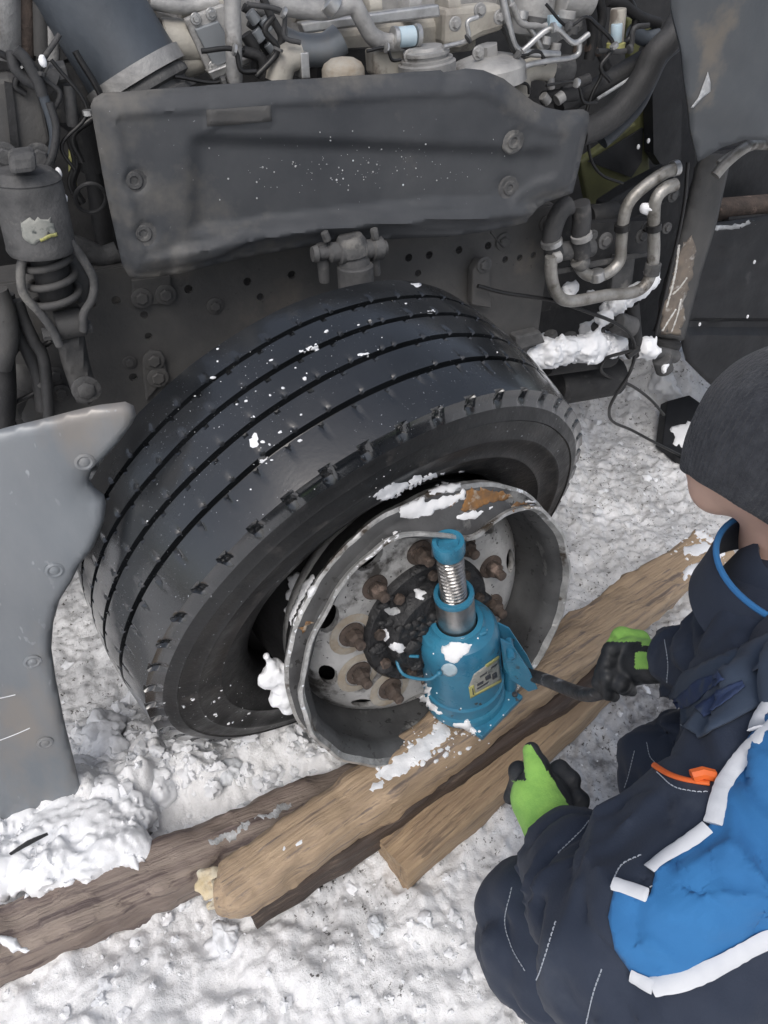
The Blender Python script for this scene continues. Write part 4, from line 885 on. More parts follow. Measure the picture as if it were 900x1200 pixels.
for k_, (ax1, ay1, bx1, by1, mm_) in enumerate([(60, 70, 88, 200, 'wire_black'), (70, 40, 62, 130, 'hose_rubber'), (88, 60, 96, 190, 'wire_black'), (205, 90, 300, 60, 'wire_black'), (290, 5, 352, 50, 'hose_rubber'), (300, 90, 320, 20, 'wire_black'), (430, 60, 470, 70, 'wire_black'), (590, 30, 640, 75, 'wire_black'), (612, 60, 690, 40, 'bright_steel'), (640, 5, 700, 30, 'wire_black'), (690, 20, 715, 95, 'wire_black'), (700, 60, 760, 30, 'hose_rubber'), (640, 100, 700, 120, 'wire_black'), (520, 55, 560, 20, 'bright_steel'), (-5, 60, 30, 110, 'wire_black'), (600, 70, 620, 110, 'wire_black'), (236, 60, 300, 84, 'wire_black'), (0, 480, 60, 400, 'wire_black'), (20, 500, 12, 380, 'wire_black')]):
    mx_, my_ = (ax1+bx1)/2, (ay1+by1)/2; dx1, dy1 = (by1-ay1)*.22*(-1)**k_, -(bx1-ax1)*.22*(-1)**k_
    pipe([(ax1, ay1), (mx_+dx1, my_+dy1), (mx_-dx1*.3+(bx1-ax1)*.25, my_-dy1*.3+(by1-ay1)*.25), (bx1, by1)], .003+.0012*(k_ % 3), mm_, 'cable', y=1.47+.012*(k_ % 4))
    cyl(mx_+dx1, my_+dy1, mx_+dx1+(bx1-ax1)*.05, my_+dy1+(by1-ay1)*.05, 1.46+.012*(k_ % 4), .009, 'cast_dirty' if k_ % 2 else 'bright_steel', 'cable_clip', n=10)
# valve cover, rails, pipes
face([(150, -60), (620, -60), (600, 10), (560, 40), (520, 44), (330, 68), (300, 60), (150, 12)], 1.72, .12, 'engine_alloy', 'cylinder_head', bevel=.012)
for i in range(9):
    x = 165+i*44; cyl(x, 8-(i % 2)*4, x+15, 6, 1.66, .020+.006*(i % 3), 'engine_alloy' if i % 2 else 'engine_cream', 'head_boss')
pipe([(175, 2), (215, 8), (255, 2)], .012, 'engine_alloy', 'pipe', y=1.6)
pipe([(302, -4), (340, 8), (380, 12), (412, 6), (424, 22), (436, 42), (452, 50), (466, 49)], .016, 'engine_alloy', 'coolant_pipe', y=1.54)
face([(352, 27), (515, 5), (517, 20), (400, 34), (357, 40)], 1.60, .03, 'bright_steel', 'fuel_rail', bevel=.004)
face([(357, 40), (560, 18), (560, 60), (360, 80)], 1.66, .06, 'engine_cream', 'intake_manifold', bevel=.012)
face([(522, 10), (590, 4), (592, 36), (566, 44), (540, 58), (520, 56)], 1.62, .06, 'engine_cream', 'intake_manifold', bevel=.012)
pipe([(330, 50), (350, 58), (380, 58), (398, 46)], .028, 'fender_metal', 'coolant_elbow', y=1.58)
cyl(382, 0, 392, 10, 1.53, .020, 'bright_steel', 'hose_clamp')
cyl(460, 44, 465, 44, 1.535, .019, 'bright_steel', 'hose_clamp'); cyl(466, 44, 485, 42, 1.535, .0175, 'label_white', 'coupling'); cyl(486, 42, 491, 42, 1.535, .020, 'bright_steel', 'hose_clamp')
pipe([(326, 96), (330, 78), (338, 68), (352, 64)], .024, 'engine_cream', 'thermostat_elbow', y=1.50); face([(352, 62), (362, 61), (364, 92), (354, 93)], 1.475, .04, 'bright_steel', 'elbow_clamp', bevel=.002)
cyl(403, 98, 401, 66, 1.50, .040, 'rust_light', 'filter_cap', n=28, prof=[(0, .01), (0, 1), (.55, .98), (.75, .86), (.92, .55), (1, .01)])
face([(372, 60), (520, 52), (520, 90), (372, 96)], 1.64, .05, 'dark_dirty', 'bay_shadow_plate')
cyl(501, 88, 499, 54, 1.52, .056, 'engine_alloy', 'oil_filler', n=32, prof=[(0, .01), (0, 1), (.45, 1), (.5, .9), (.6, .9), (.62, .72), (.72, .72), (.74, .8), (.86, .8), (.9, .6), (1, .55), (1, .01)])
face([(438, 60), (478, 58), (480, 84), (462, 92), (440, 90)], 1.55, .05, 'engine_cream', 'pump_bracket', bevel=.006)
cyl(572, 96, 571, 60, 1.54, .078, 'engine_alloy', 'filter_housing', n=36, prof=[(0, .01), (0, 1), (.5, .98), (.7, .85), (.85, .5), (.9, .01)]); cyl(572, 66, 571, 52, 1.54, .022, 'engine_alloy', 'filter_nut', n=6)
for px, py in ((480, 66), (520, 72), (560, 62), (533, 28), (562, 12), (585, 20)): bolt(px, py, 1.52, .008, 'engine_alloy', truck)
# injection pump, right of the head
face([(604, -40), (690, -40), (690, 8), (686, 36), (660, 48), (640, 62), (620, 54), (606, 30)], 1.64, .10, 'engine_alloy', 'injection_pump', bevel=.012)
cyl(622, 40, 628, -10, 1.60, .042, 'engine_alloy', 'pump_barrel', n=24); cyl(655, -5, 690, -2, 1.58, .036, 'engine_alloy', 'pump_barrel', n=24)
for (px, py, r, m_) in [(650, 26, .016, 'label_white'), (672, 30, .012, 'cast_dirty'), (652, 50, .011, 'engine_alloy'), (641, 42, .012, 'bright_steel'), (630, 20, .020, 'cast_dirty'), (665, 12, .018, 'engine_alloy'), (678, 52, .010, 'rust'), (612, 12, .014, 'bright_steel')]:
    cyl(px, py, px-2, py+10, 1.545, r, m_, 'pump_fitting', n=12)
face([(645, 18), (655, 18), (654, 32), (644, 32)], 1.535, .01, 'label_white', 'pump_tag')
pipe([(679, 48), (678, 62), (668, 68), (640, 72), (615, 78), (604, 90), (600, 100)], .0055, 'bright_steel', 'fuel_line', y=1.50)
pipe([(588, -5), (596, 30), (604, 56), (620, 62), (655, 64)], .0075, 'bright_steel', 'fuel_line', y=1.51)
pipe([(600, 5), (612, 28), (640, 30)], .006, 'engine_alloy', 'fuel_line', y=1.53); pipe([(596, -5), (604, 18), (622, 34), (634, 58)], .006, 'bright_steel', 'fuel_line', y=1.54)
pipe([(608, 112), (612, 88), (628, 80), (645, 82)], .022, 'engine_cream', 'return_elbow', y=1.54); cyl(643, 82, 668, 80, 1.56, .026, 'cast_dirty', 'solenoid'); cyl(644, 76, 646, 104, 1.53, .008, 'engine_alloy', 'bracket_arm')
cyl(636, 115, 676, 110, 1.56, .014, 'dark_dirty', 'linkage_rod'); cyl(652, 118, 660, 112, 1.53, .012, 'engine_alloy', 'linkage_joint'); cyl(636, 112, 642, 120, 1.53, .010, 'engine_alloy', 'linkage_joint')
cyl(725, 10, 721, 54, 1.56, .017, 'engine_cream', 'injector_plug', n=14); cyl(723, 28, 722, 50, 1.545, .012, 'label_white', 'plug_label', n=14); cyl(722, 50, 721, 58, 1.55, .020, 'label_yellow', 'plug_collar', n=14)
for pts, r, m_ in [([(700, -10), (706, 20), (700, 50), (712, 80)], .010, 'dark_dirty'), ([(690, 5), (695, 40), (690, 70)], .012, 'dark_dirty'), ([(735, -5), (745, 20), (738, 45), (726, 52)], .008, 'wire_black'), ([(712, 0), (730, 5), (750, 20), (772, 28)], .012, 'dark_dirty'), ([(706, 70), (704, 90), (694, 110), (686, 135)], .004, 'wire_black'), ([(688, 150), (692, 185), (705, 205), (730, 215)], .0035, 'wire_black'), ([(688, 55), (704, 62), (708, 68)], .010, 'rust'), ([(740, 35), (755, 45), (770, 40)], .016, 'duct_plastic'), ([(690, 92), (672, 100), (660, 108)], .012, 'hose_rubber')]: pipe(pts, r, m_, 'cable', y=1.62)
pipe([(655, 125), (700, 102), (750, 72), (762, 64)], .022, 'hose_rubber', 'coolant_hose', y=1.66); cyl(755, 66, 766, 60, 1.655, .024, 'bright_steel', 'hose_clamp'); pipe([(700, 116), (745, 88)], .004, 'ice_grey', 'rod', y=1.63, path=0)
pipe([(800, 22), (785, 45), (768, 62), (755, 90), (740, 112), (722, 132), (700, 148), (680, 156)], .030, 'hose_rubber', 'coolant_hose', y=1.60)
pipe([(800, 44), (775, 66), (760, 96), (745, 125), (722, 150), (705, 165)], .020, 'duct_plastic', 'coolant_hose', y=1.64)
# olive frame panel; a black plate stands for the gloom in its opening
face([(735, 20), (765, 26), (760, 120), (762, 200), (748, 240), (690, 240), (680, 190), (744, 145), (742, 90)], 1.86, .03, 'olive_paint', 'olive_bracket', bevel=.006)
face([(690, 190), (754, 150), (752, 190), (740, 208)], 1.85, .008, 'black_panel', 'opening_gloom'); face([(764, 60), (800, 50), (798, 190), (776, 196), (766, 180)], 1.80, .04, 'black_panel', 'bracket_panel')
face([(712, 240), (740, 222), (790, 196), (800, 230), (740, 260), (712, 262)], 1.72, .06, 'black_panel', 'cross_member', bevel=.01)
cyl(690, 255, 722, 250, 1.64, .03, 'dark_dirty', 'valve_body')
# bent hydraulic pipes
def collar(px, py, qx, qy, y, r, m='bright_steel'): cyl(px, py, qx, qy, y, r, m, 'pipe_fitting', n=14)
pipe([(795, 198), (780, 202), (756, 218), (738, 236), (731, 256), (728, 285), (726, 306), (712, 320), (694, 324), (681, 316), (674, 300)], .0145, 'pipe_steel', 'steel_pipe', y=1.50)
pipe([(792, 216), (778, 222), (768, 236), (766, 262), (766, 300), (760, 328), (744, 342), (710, 346), (668, 353), (652, 343), (646, 322), (646, 300)], .0150, 'pipe_steel', 'steel_pipe', y=1.47)
collar(788, 198, 794, 196, 1.50, .018); collar(729, 262, 729, 270, 1.50, .019, 'wire_black'); collar(766, 262, 766, 270, 1.47, .019, 'wire_black'); collar(699, 318, 700, 328, 1.49, .019); collar(766, 308, 763, 322, 1.47, .020, 'cast_dirty')
pipe([(650, 300), (646, 282), (650, 262), (658, 246), (668, 240)], .022, 'hose_rubber', 'rubber_hose', y=1.49); pipe([(682, 300), (680, 280), (682, 255), (680, 238)], .022, 'hose_rubber', 'rubber_hose', y=1.49)
collar(646, 281, 647, 287, 1.485, .025); collar(681, 274, 682, 280, 1.485, .025, 'engine_alloy'); collar(648, 303, 656, 300, 1.47, .014, 'engine_alloy')
cyl(648, 296, 694, 290, 1.51, .022, 'cast_dirty', 'pipe_block'); cyl(676, 304, 684, 310, 1.49, .02, 'cast_dirty', 'pipe_nut'); face([(640, 318), (760, 296), (760, 300), (642, 324)], 1.52, .01, 'cast_dirty', 'pipe_bracket')
face([(722, 300), (745, 300), (740, 342), (716, 340)], 1.56, .02, 'cast_dirty', 'pipe_bracket', bevel=.003)
for px, py, r in ((709, 282, .013), (752, 276, .012), (781, 267, .009), (694, 276, .009), (756, 266, .008), (788, 229, .010)): bolt(px, py, 1.52, r, 'cast_dirty', truck)
face([(690, 262), (770, 258), (775, 300), (690, 306)], 1.58, .03, 'dark_dirty', 'valve_plate')
# ------------------------------------------------------------------ snowed-up axle parts right of the tyre
cyl(640, 424, 716, 414, 1.60, .040, 'dark_dirty', 'torsion_bar'); cyl(650, 452, 722, 440, 1.66, .06, 'dark_dirty', 'spring_hanger')
face([(604, 395), (634, 388), (640, 402), (606, 412)], 1.52, .05, 'cast_dirty', 'rubber_buffer', bevel=.006)
for px, py, s_ in ((645, 390, 8), (668, 392, 8), (684, 396, 6), (700, 380, 9)): cyl(px, py, px+3, py+20, 1.58, .018, 'cast_dirty', 'hanger_bolt', n=10)
cyl(706, 378, 742, 372, 1.56, .018, 'dark_dirty', 'drag_link'); cyl(740, 355, 746, 415, 1.56, .020, 'dark_dirty', 'link_arm'); cyl(722, 378, 740, 384, 1.54, .030, 'cast_dirty', 'link_eye')
ax_ = [('tb', .03)]
sc_ = []
for i in range(16):
    t = i/15; q = PY(622+96*t, 414-10*t+2*math.sin(i*1.7), 1.56+.02*math.sin(i)); sc_.append((q, q+[.02, 0, .006], .034+.009*math.sin(i*2.3), .026))
for px, py, y, r in [(640, 402, 1.62, .03), (720, 400, 1.62, .035), (735, 352, 1.56, .022), (715, 362, 1.58, .026), (752, 342, 1.54, .022), (765, 330, 1.55, .016), (706, 372, 1.56, .020), (694, 346, 1.57, .016), (672, 336, 1.55, .020), (666, 344, 1.55, .016), (758, 404, 1.55, .030), (765, 412, 1.54, .022), (778, 428, 1.52, .012), (735, 405, 1.64, .035), (690, 388, 1.7, .03), (745, 320, 1.53, .009), (758, 244, 1.48, .012), (762, 252, 1.48, .009), (725, 356, 1.55, .026), (700, 395, 1.66, .03), (742, 344, 1.55, .020), (770, 318, 1.56, .012)]:
    q = PY(px, py, y); sc_.append((q, q+[.008, 0, .003], r, r*.8))
def sdisp(P): w_ = P+.012*np.stack([fbm(P, 18, 2), fbm(P+4, 18, 2), fbm(P+8, 18, 2)], -1); return -.009*fbm(w_, 26, 3)-.008*np.abs(fbm(w_, 62, 3))+.004
skin('settled_snow', sc_, .018, .005, M['snow_clean'], None, sdisp)['kind'] = 'stuff'
wires = [([(560, 335), (590, 343), (630, 349), (652, 353), (690, 366), (720, 378), (738, 392), (744, 408), (742, 425), (736, 440), (722, 462), (714, 480), (718, 494), (740, 504), (770, 520), (800, 535)], [1.5]*9+[1.5, 1.55, 1.6, 1.65, 1.68, 1.68, 1.66]),
         ([(744, 410), (728, 414), (710, 420), (704, 432), (712, 441), (740, 452), (762, 468), (778, 486)], [1.5, 1.5, 1.52, 1.55, 1.6, 1.64, 1.67, 1.68])]
for pts, ys in wires:
    o = MB().tube([PY(a, b, y) for (a, b), y in zip(pts, ys)], .0048, 8, path=6).build('loose_cable', M['wire_black'], truck)
MB().tube([PY(735, 418, 1.5), PY(748, 408, 1.5)], .010, 8).build('cable_tie', M['wire_black'], truck)
MB().tube([PY(575, 272, 1.44), PY(590, 290, 1.44)], .002, 6).build('thin_wire', M['wire_black'], truck)
q = [PZ(782, 470, .10), PZ(808, 463, .12), PZ(832, 480, .10), PZ(836, 535, .03), PZ(806, 545, .02), PZ(776, 520, .03)]
mb = MB().prism(q, (0, .03, -.03)); frag = mb.build('plastic_fragment', M['black_panel'], smooth=False, bevel=.003)
tag(frag, 'broken black plastic piece with snow on it, lying left of the knitted cap', 'broken plastic')
fb = bvh(frag); patch('settled_snow', fb, [(790, 500), (806, 495), (818, 505), (820, 525), (804, 530), (792, 518)], M['snow'], None, step=3, off=0, bulge=.006, rag=5, kind='stuff')
# ------------------------------------------------------------------ left side: valve body, air spring, link, hoses
face([(-10, 95), (10, 92), (46, 100), (60, 168), (44, 186), (-10, 186)], 1.50, .10, 'frame_paint', 'cab_mount', bevel=.006)
face([(5, 96), (14, 98), (24, 184), (14, 186)], 1.492, .01, 'dark_dirty', 'mount_slot')
cyl(52, 88, 66, 96, 1.50, .020, 'cast_dirty', 'mount_fitting'); cyl(64, 92, 82, 140, 1.54, .020, 'cast_dirty', 'valve_stem', n=14); cyl(60, 86, 78, 84, 1.50, .016, 'cast_dirty', 'valve_nut', n=6); cyl(80, 100, 86, 148, 1.50, .010, 'cast_dirty', 'bolt_shank', n=10); bolt(5, 183, 1.47, .014, 'cast_dirty', truck); bolt(46, 184, 1.47, .014, 'cast_dirty', truck)
air = cyl(26, 190, 50, 294, 1.42, .0540, 'cast_dirty', 'air_spring', n=40, prof=[(0, .01), (0, .35), (.06, .36), (.08, .78), (.14, .95), (.18, 1.0), (.20, .97), (.23, 1.0), (.90, 1.02), (.95, 1.04), (1, .98), (1, .01)])
face([(10, 182), (42, 178), (44, 202), (12, 206)], 1.35, .05, 'cast_dirty', 'spring_mount', bevel=.008)
ba = bvh(air); patch('worn_label', ba, [(24, 262), (48, 254), (64, 256), (66, 272), (52, 282), (32, 282)], M['label_grey'], air, step=4, off=.0008, rag=5); patch('label_line', ba, [(46, 280), (66, 272), (67, 276), (48, 283)], M['label_yellow'], air, step=2, off=.0016, rag=1)
# yoke round the spring
for pts in ([(28, 298), (24, 318), (28, 345), (48, 368), (62, 388), (70, 405)], [(82, 282), (98, 305), (110, 328), (108, 350), (98, 368), (98, 388)]): pipe(pts, .0075, 'cast_dirty', 'yoke_bar', y=1.40)
relief('yoke_back', [(30, 298), (82, 285), (106, 328), (104, 350), (92, 376), (66, 388), (34, 350), (26, 325)], lambda x, y: PY(x, y, 1.47), lambda x, y, d: .01*sg(d, 0, 8), M['frame_paint'], truck, step=7, solid=.006)
cyl(54, 292, 68, 352, 1.43, .030, 'dark_dirty', 'damper_rod')
def coil(c0, c1, turns, r, rr, m):
    a, b = PY(*c0), PY(*c1); ax0 = (b-a); L_ = np.linalg.norm(ax0); _, u, w = frame(ax0/L_); P = [a+ax0*t+r*(math.cos(t*turns*2*np.pi)*u+math.sin(t*turns*2*np.pi)*w) for t in np.linspace(0, 1, int(turns*22))]; return MB().tube(P, rr, 10).build('coil_spring', M[m], truck)
coil((54, 300, 1.43), (70, 362, 1.43), 3.0, .040, .0065, 'frame_paint')
relief('link_arm', [(64, 394), (98, 386), (104, 420), (112, 450), (114, 466), (104, 475), (90, 472), (82, 455), (72, 425)], lambda x, y: PY(x, y, 1.44), lambda x, y, d: .016*sg(d, 0, 7), M['frame_paint'], truck, step=5, solid=.03)
bolt(101, 456, 1.42, .017, 'cast_dirty', truck); cyl(50, 392, 68, 390, 1.42, .012, 'cast_dirty', 'link_bolt', n=8); cyl(98, 384, 108, 382, 1.42, .012, 'cast_dirty', 'link_bolt', n=8); cyl(66, 382, 98, 376, 1.43, .026, 'frame_paint', 'link_eye')
for pts, r, m_, y in [([(8, 345), (18, 380), (32, 410), (44, 440), (50, 480)], .013, 'hose_rubber', 1.48), ([(20, 352), (28, 375), (40, 400), (52, 425), (58, 500)], .011, 'hose_rubber', 1.46), ([(-5, 340), (6, 370), (8, 400), (0, 430)], .020, 'frame_paint', 1.44), ([(0, 380), (4, 420), (6, 470), (2, 520)], .020, 'dark_dirty', 1.46),
                      ([(14, 60), (18, 80), (30, 92), (44, 100)], .009, 'hose_rubber', 1.48), ([(18, 58), (30, 70), (44, 95), (50, 112)], .009, 'hose_rubber', 1.47), ([(50, 110), (60, 140), (64, 165), (58, 190)], .008, 'duct_plastic', 1.47), ([(58, 120), (66, 150), (62, 180), (56, 196)], .006, 'hose_rubber', 1.46), ([(82, 160), (90, 190), (84, 215), (96, 238)], .008, 'wire_black', 1.52), ([(84, 175), (84, 200), (88, 222)], .005, 'label_yellow', 1.53), ([(82, 285), (100, 292), (120, 300), (138, 295)], .020, 'cast_dirty', 1.58), ([(70, 130), (95, 150), (110, 180), (118, 240), (126, 290)], .022, 'dark_dirty', 1.66), ([(85, 70), (100, 110), (104, 160), (112, 200)], .026, 'dark_dirty', 1.62)]: pipe(pts, r, m_, 'hose', y=y)
MB().tube([PY(106+18*math.cos(t), 232+17*math.sin(t), 1.50+.02*math.sin(t)) for t in np.linspace(0, 2*np.pi, 30)], .0035, 8).build('cable_loop', M['hose_rubber'], truck)
for px, py, r, y in ((30, 450, .05, 1.56), (14, 470, .04, 1.54), (40, 480, .03, 1.53)): 
    mb = MB(); mb.ball(PY(px, py, y), r, 14, (1, .7, 1), .25, 18); mb.build('brake_casting', M['frame_paint'], truck, angle=180)
for px, py in ((50, 72), (69, 202), (76, 232)): 
    mb = MB(); mb.ball(PY(px, py, 1.46), .006, 6, (1, 1, 1.5), .4, 60); mb.build('snow_speck', M['snow_clean'])['kind'] = 'stuff'
# ------------------------------------------------------------------ the crouching mechanic
HD = PD(921, 510, 1.04); person = empty('person', (HD[0], HD[1], 0), 'person crouching in navy and blue workwear with a dark knitted cap, pumping the jack', 'person')
LS, LE, LW = PD(985, 900, .90), PD(765, 1110, .85), PD(660, 1000, 1.02)
RS, RE, RW = PD(985, 700, 1.14), PD(905, 790, 1.12), PD(785, 775, 1.30)
NK = PD(930, 640, 1.12); CH = PD(985, 800, 1.14); BL = PD(960, 960, 1.26); PV = PD(1010, 1130, 1.34)
LK, RK = PD(650, 1088, 1.16), PD(800, 915, 1.34); LF = np.array([LK[0]+.10, LK[1]+.02, .06]); RF = np.array([RK[0]+.08, RK[1]-.02, .06])
for nme, p in dict(HD=HD, LS=LS, LE=LE, LW=LW, RS=RS, RE=RE, RW=RW, CH=CH, PV=PV, LK=LK, RK=RK, NK=NK).items(): print(nme, p.round(2))
# head looking down towards the jack; face dir
FD = (B0+JA*.3)-HD; FD /= np.linalg.norm(FD); FDh = FD*np.array([1, 1, .8]); FDh /= np.linalg.norm(FDh)
HU = UP*.88+RT*.30-FW*.22; HU /= np.linalg.norm(HU); FDh = FDh-HU*np.dot(HU, FDh); FDh /= np.linalg.norm(FDh); HS = np.cross(FDh, HU)
def hp(f, u, s): return HD+FDh*f+HU*u+HS*s
hc = [(hp(-.01, .005, 0), hp(.005, -.03, 0), .088, .080), (hp(.03, -.035, 0), hp(.045, -.06, 0), .062, .052), (hp(.055, -.085, 0), hp(.055, -.09, 0), .034, .030),
      (hp(.085, -.015, 0), hp(.105, -.040, 0), .010, .014), (hp(.085, -.066, -.018), hp(.085, -.066, .018), .010, .010), (hp(.080, .005, -.034), hp(.080, .005, .034), .014, .014),
      (hp(0, -.02, -.076), hp(-.01, .005, -.082), .012, .014), (hp(0, -.02, .076), hp(-.01, .005, .082), .012, .014), (hp(-.02, -.04, 0), NK, .056, .060), (NK, CH, .06, .07),
      (hp(.03, -.04, -.05), hp(.045, -.075, -.02), .022, .018), (hp(.03, -.04, .05), hp(.045, -.075, .02), .022, .018)]
headm = skin('body', hc, .018, .0045, M['skin'], person)
eyes = MB()
for s in (-.032, .032): eyes.ball(hp(.079, -.012, s), .011, 8)
eyes.build('eye', M['label_white'], headm)
# knitted cap
CU = HU*.96-FDh*.20; CU /= np.linalg.norm(CU); cs = 420; th = np.linspace(0, 2*np.pi, cs, endpoint=False); _, ku, kw = frame(CU)
prof = [(-.094, .078), (-.100, .083), (-.097, .090), (-.085, .096), (-.060, .105), (-.02, .1125), (.01, .1135), (.04, .105), (.065, .090), (.085, .069), (.098, .045), (.105, .02), (.107, .001)]
pp = smoothpath(np.array([(h, r, 0) for h, r in prof]), 5)
G = np.array([[HD-FDh*.012+CU*(h+.008+.004*math.sin(a*2+1))+(math.cos(a)*ku+math.sin(a)*kw)*(r+.0011*math.sin(a*84)*min(1, r/.07)*(1-.8*sg(h, -.05, .03))) for h, r, _z in pp] for a in th])
G += (.004*fbm(G, 12, 3))[..., None]*CU
cap = MB().grid(G, cu=True).build('beanie', M['knit'], person, angle=180)
# trousers
def folds(s, amp, f1=14, dirn=None):
    def fn(P):
        Q = P+.05*np.stack([vn(P, 9), vn(P+5, 9), vn(P+11, 9)], -1)
        n1 = vn(Q*np.array([1, 1, 1.7])+s, f1); n2 = vn(Q*np.array([1.6, 1, 1])+s+9, f1*2.1); return amp*((1-np.abs(n1))**3*1.3-.5)+amp*.55*((1-np.abs(n2))**4-.4)+amp*.15*vn(P+s, 45)
    return fn
leg = [(PV, LK, .15, .092), (LK, LF+[0, 0, .05], .095, .068), (PV+[.02, .1, 0], RK, .15, .095), (RK, RF+[0, 0, .05], .088, .065), (PV, PV+(BL-PV)*.4, .16, .15)]
trs = skin('trousers', leg, .05, .0085, M['navy_cloth'], person, folds(3, .014, 9))
for f_, k_ in ((LF, LK), (RF, RK)):
    d = (B0-f_)*[1, 1, 0]; d /= np.linalg.norm(d)
    skin('boot', [(f_-d*.06+[0, 0, -.01], f_+d*.05+[0, 0, -.01], .045, .045), (f_+d*.05+[0, 0, -.02], f_+d*.15+[0, 0, -.02], .042, .036), (f_-d*.03, f_-d*.02+[0, 0, .12], .05, .055)], .03, .008, M['boot'], person)
# jacket: torso and both sleeves
jk = [(CH, BL, .175, .18), (BL, PV, .18, .18), (LS+(CH-LS)*.2, CH, .12, .16), (RS+(CH-RS)*.3, CH, .11, .16), (NK+(CH-NK)*.4, CH, .085, .17),
      (PD(872, 735, 1.17), CH, .060, .14), (PD(850, 745, 1.20), RE, .045, .07), (LS, LE, .115, .092), (LE, LW, .086, .056), (RS, RE, .095, .078), (RE, RW, .074, .050)]
def jdisp(P):
    d = folds(8, .013, 10)(P)
    for a, b, amp, fr in ((LE, LW, .016, 75), (LS, LE, .020, 55), (RE, RW, .014, 80)):
        ab = b-a; L_ = np.linalg.norm(ab); t = ((P-a)@ab)/L_**2; dd = np.linalg.norm(P-(a+np.clip(t, 0, 1)[..., None]*ab), axis=-1)
        d = d+-amp*(1-np.abs(np.sin(t*L_*fr*.5+2.6*vn(P, 9))))**2*np.exp(-(dd/.14)**4)*np.clip(.45+.9*vn(P+20, 8), 0, 1)
    return d
def jcut(P):     # open collar and cuffs
    d = None
    for a, b in ((LE, LW), (RE, RW)):
        ab = (b-a)/np.linalg.norm(b-a); e = ((P-b)@ab)+.014; near = np.linalg.norm(P-b, axis=-1)-.12; e = np.minimum(e, -near) if False else np.where(near < 0, e, -1.0); d = e if d is None else np.maximum(d, e)
    nv = (HD-CH)/np.linalg.norm(HD-CH); e = np.where(np.linalg.norm(P-NK, axis=-1) < .20, (P-NK)@nv-.015, -1.0); return np.maximum(d, e)
jac = skin('jacket', jk, .035, .0065, M['navy_cloth'], person, jdisp, cut=jcut)
bjk = bvh(jac); btr = bvh(trs); ball_ = bvh([jac, trs])
# collar ring standing round the neck
nv = (HD-CH)/np.linalg.norm(HD-CH)
nv = np.array([0, 0, 1.])-FW*.12; nv /= np.linalg.norm(nv); KC = PD(942, 668, 1.07)
collar_ = MB().lathe([(-.075, .116), (-.04, .110), (.0, .106), (.004, .103), (.0, .100), (-.05, .104), (-.075, .110)], KC, nv, 60).build('collar', M['navy_cloth'], jac, angle=60)
MB().lathe([(.003+.004*math.sin(t), .103+.004*math.cos(t)) for t in np.linspace(0, 2*np.pi, 9)], KC, nv, 60).build('collar_piping', M['blue_cloth'], jac)
MB().lathe([(-.07, .098), (-.03, .088), (.012, .074), (.018, .070), (.012, .066), (-.03, .080), (-.07, .090)], KC+RT*.012, nv, 50).build('inner_collar', M['navy_cloth'], jac, angle=60)
# blue yoke panel, white bands, stitching, pocket
patch('blue_panel', bjk, [(722, 1040), (762, 1052), (770, 1020), (800, 996), (832, 968), (842, 935), (850, 905), (866, 882), (880, 860), (900, 838), (960, 820), (1010, 860), (1010, 1075), (960, 1078), (900, 1098), (840, 1130), (772, 1156), (742, 1140), (722, 1110), (714, 1075)], M['blue_cloth'], jac, step=4, off=.0025, jump=.12, fold=.011)
for pts, w in (([(722, 1038), (742, 1045), (762, 1052)], .014), ([(764, 1022), (778, 1008), (800, 996), (818, 984), (830, 972)], .016), ([(836, 968), (842, 945), (846, 925), (856, 908), (868, 896), (878, 880), (894, 870), (908, 852), (940, 830)], .019), ([(888, 858), (900, 830), (930, 800)], .019),
               ([(742, 1140), (756, 1150), (768, 1156)], .014), ([(768, 1157), (800, 1150), (840, 1130), (875, 1108), (905, 1094), (960, 1076)], .018)): ribbon('reflective_band', bjk, pts, w*.8, M['white_piping'], jac, off=.005, th=.002, wav=.10, jump=.15)
for pts in ([(762, 1040), (790, 1030), (812, 1018), (812, 1004)], [(764, 1070), (790, 1056), (822, 1044), (824, 1026), (812, 1000)], [(748, 1080), (756, 1076), (762, 1080)], [(746, 1098), (764, 1100)], [(716, 1040), (728, 1015), (752, 1002)]): stitch('stitching', bjk, pts, M['thread'], jac)
patch('pocket_flap', bjk, [(774, 832), (800, 790), (850, 768), (900, 745), (960, 740), (960, 815), (900, 826), (820, 866)], M['navy_light'], jac, step=5, off=.004, bulge=.004, jump=.12)
stitch('stitching', bjk, [(779, 750), (783, 775), (782, 800)], M['thread'], jac); stitch('stitching', bjk, [(655, 1000), (680, 975), (690, 962)], M['thread'], jac); stitch('stitching', bjk, [(774, 836), (796, 848), (820, 862)], M['thread'], jac); stitch('stitching', bjk, [(820, 862), (860, 842), (900, 818), (960, 800)], M['thread'], jac)
patch('faded_print', bjk, [(795, 822), (822, 800), (850, 790), (856, 800), (826, 822), (800, 832)], M['print_blue'], jac, step=3, off=.0095, rag=0, jump=.15); patch('faded_print', bjk, [(822, 836), (860, 806), (872, 802), (878, 812), (850, 836), (826, 848)], M['print_blue'], jac, step=3, off=.0095, rag=0, jump=.15)
stitch('stitching', ball_, [(758, 870), (764, 890), (785, 902), (815, 906), (832, 905)], M['thread'], jac); stitch('stitching', ball_, [(770, 905), (790, 922), (815, 928), (832, 928)], M['thread'], jac)
zp = ribbon('zipper', ball_, [(768, 898), (785, 910), (808, 918), (832, 920)], .006, M['orange_zip'], jac)
p, n = hit(ball_, 824, 914)
if p is not None: mb = MB(); mb.tube([p+n*.004-RT*.010, p+n*.007, p+n*.004+RT*.010], .006, 8); mb.build('zip_pull', M['orange_zip'], jac)
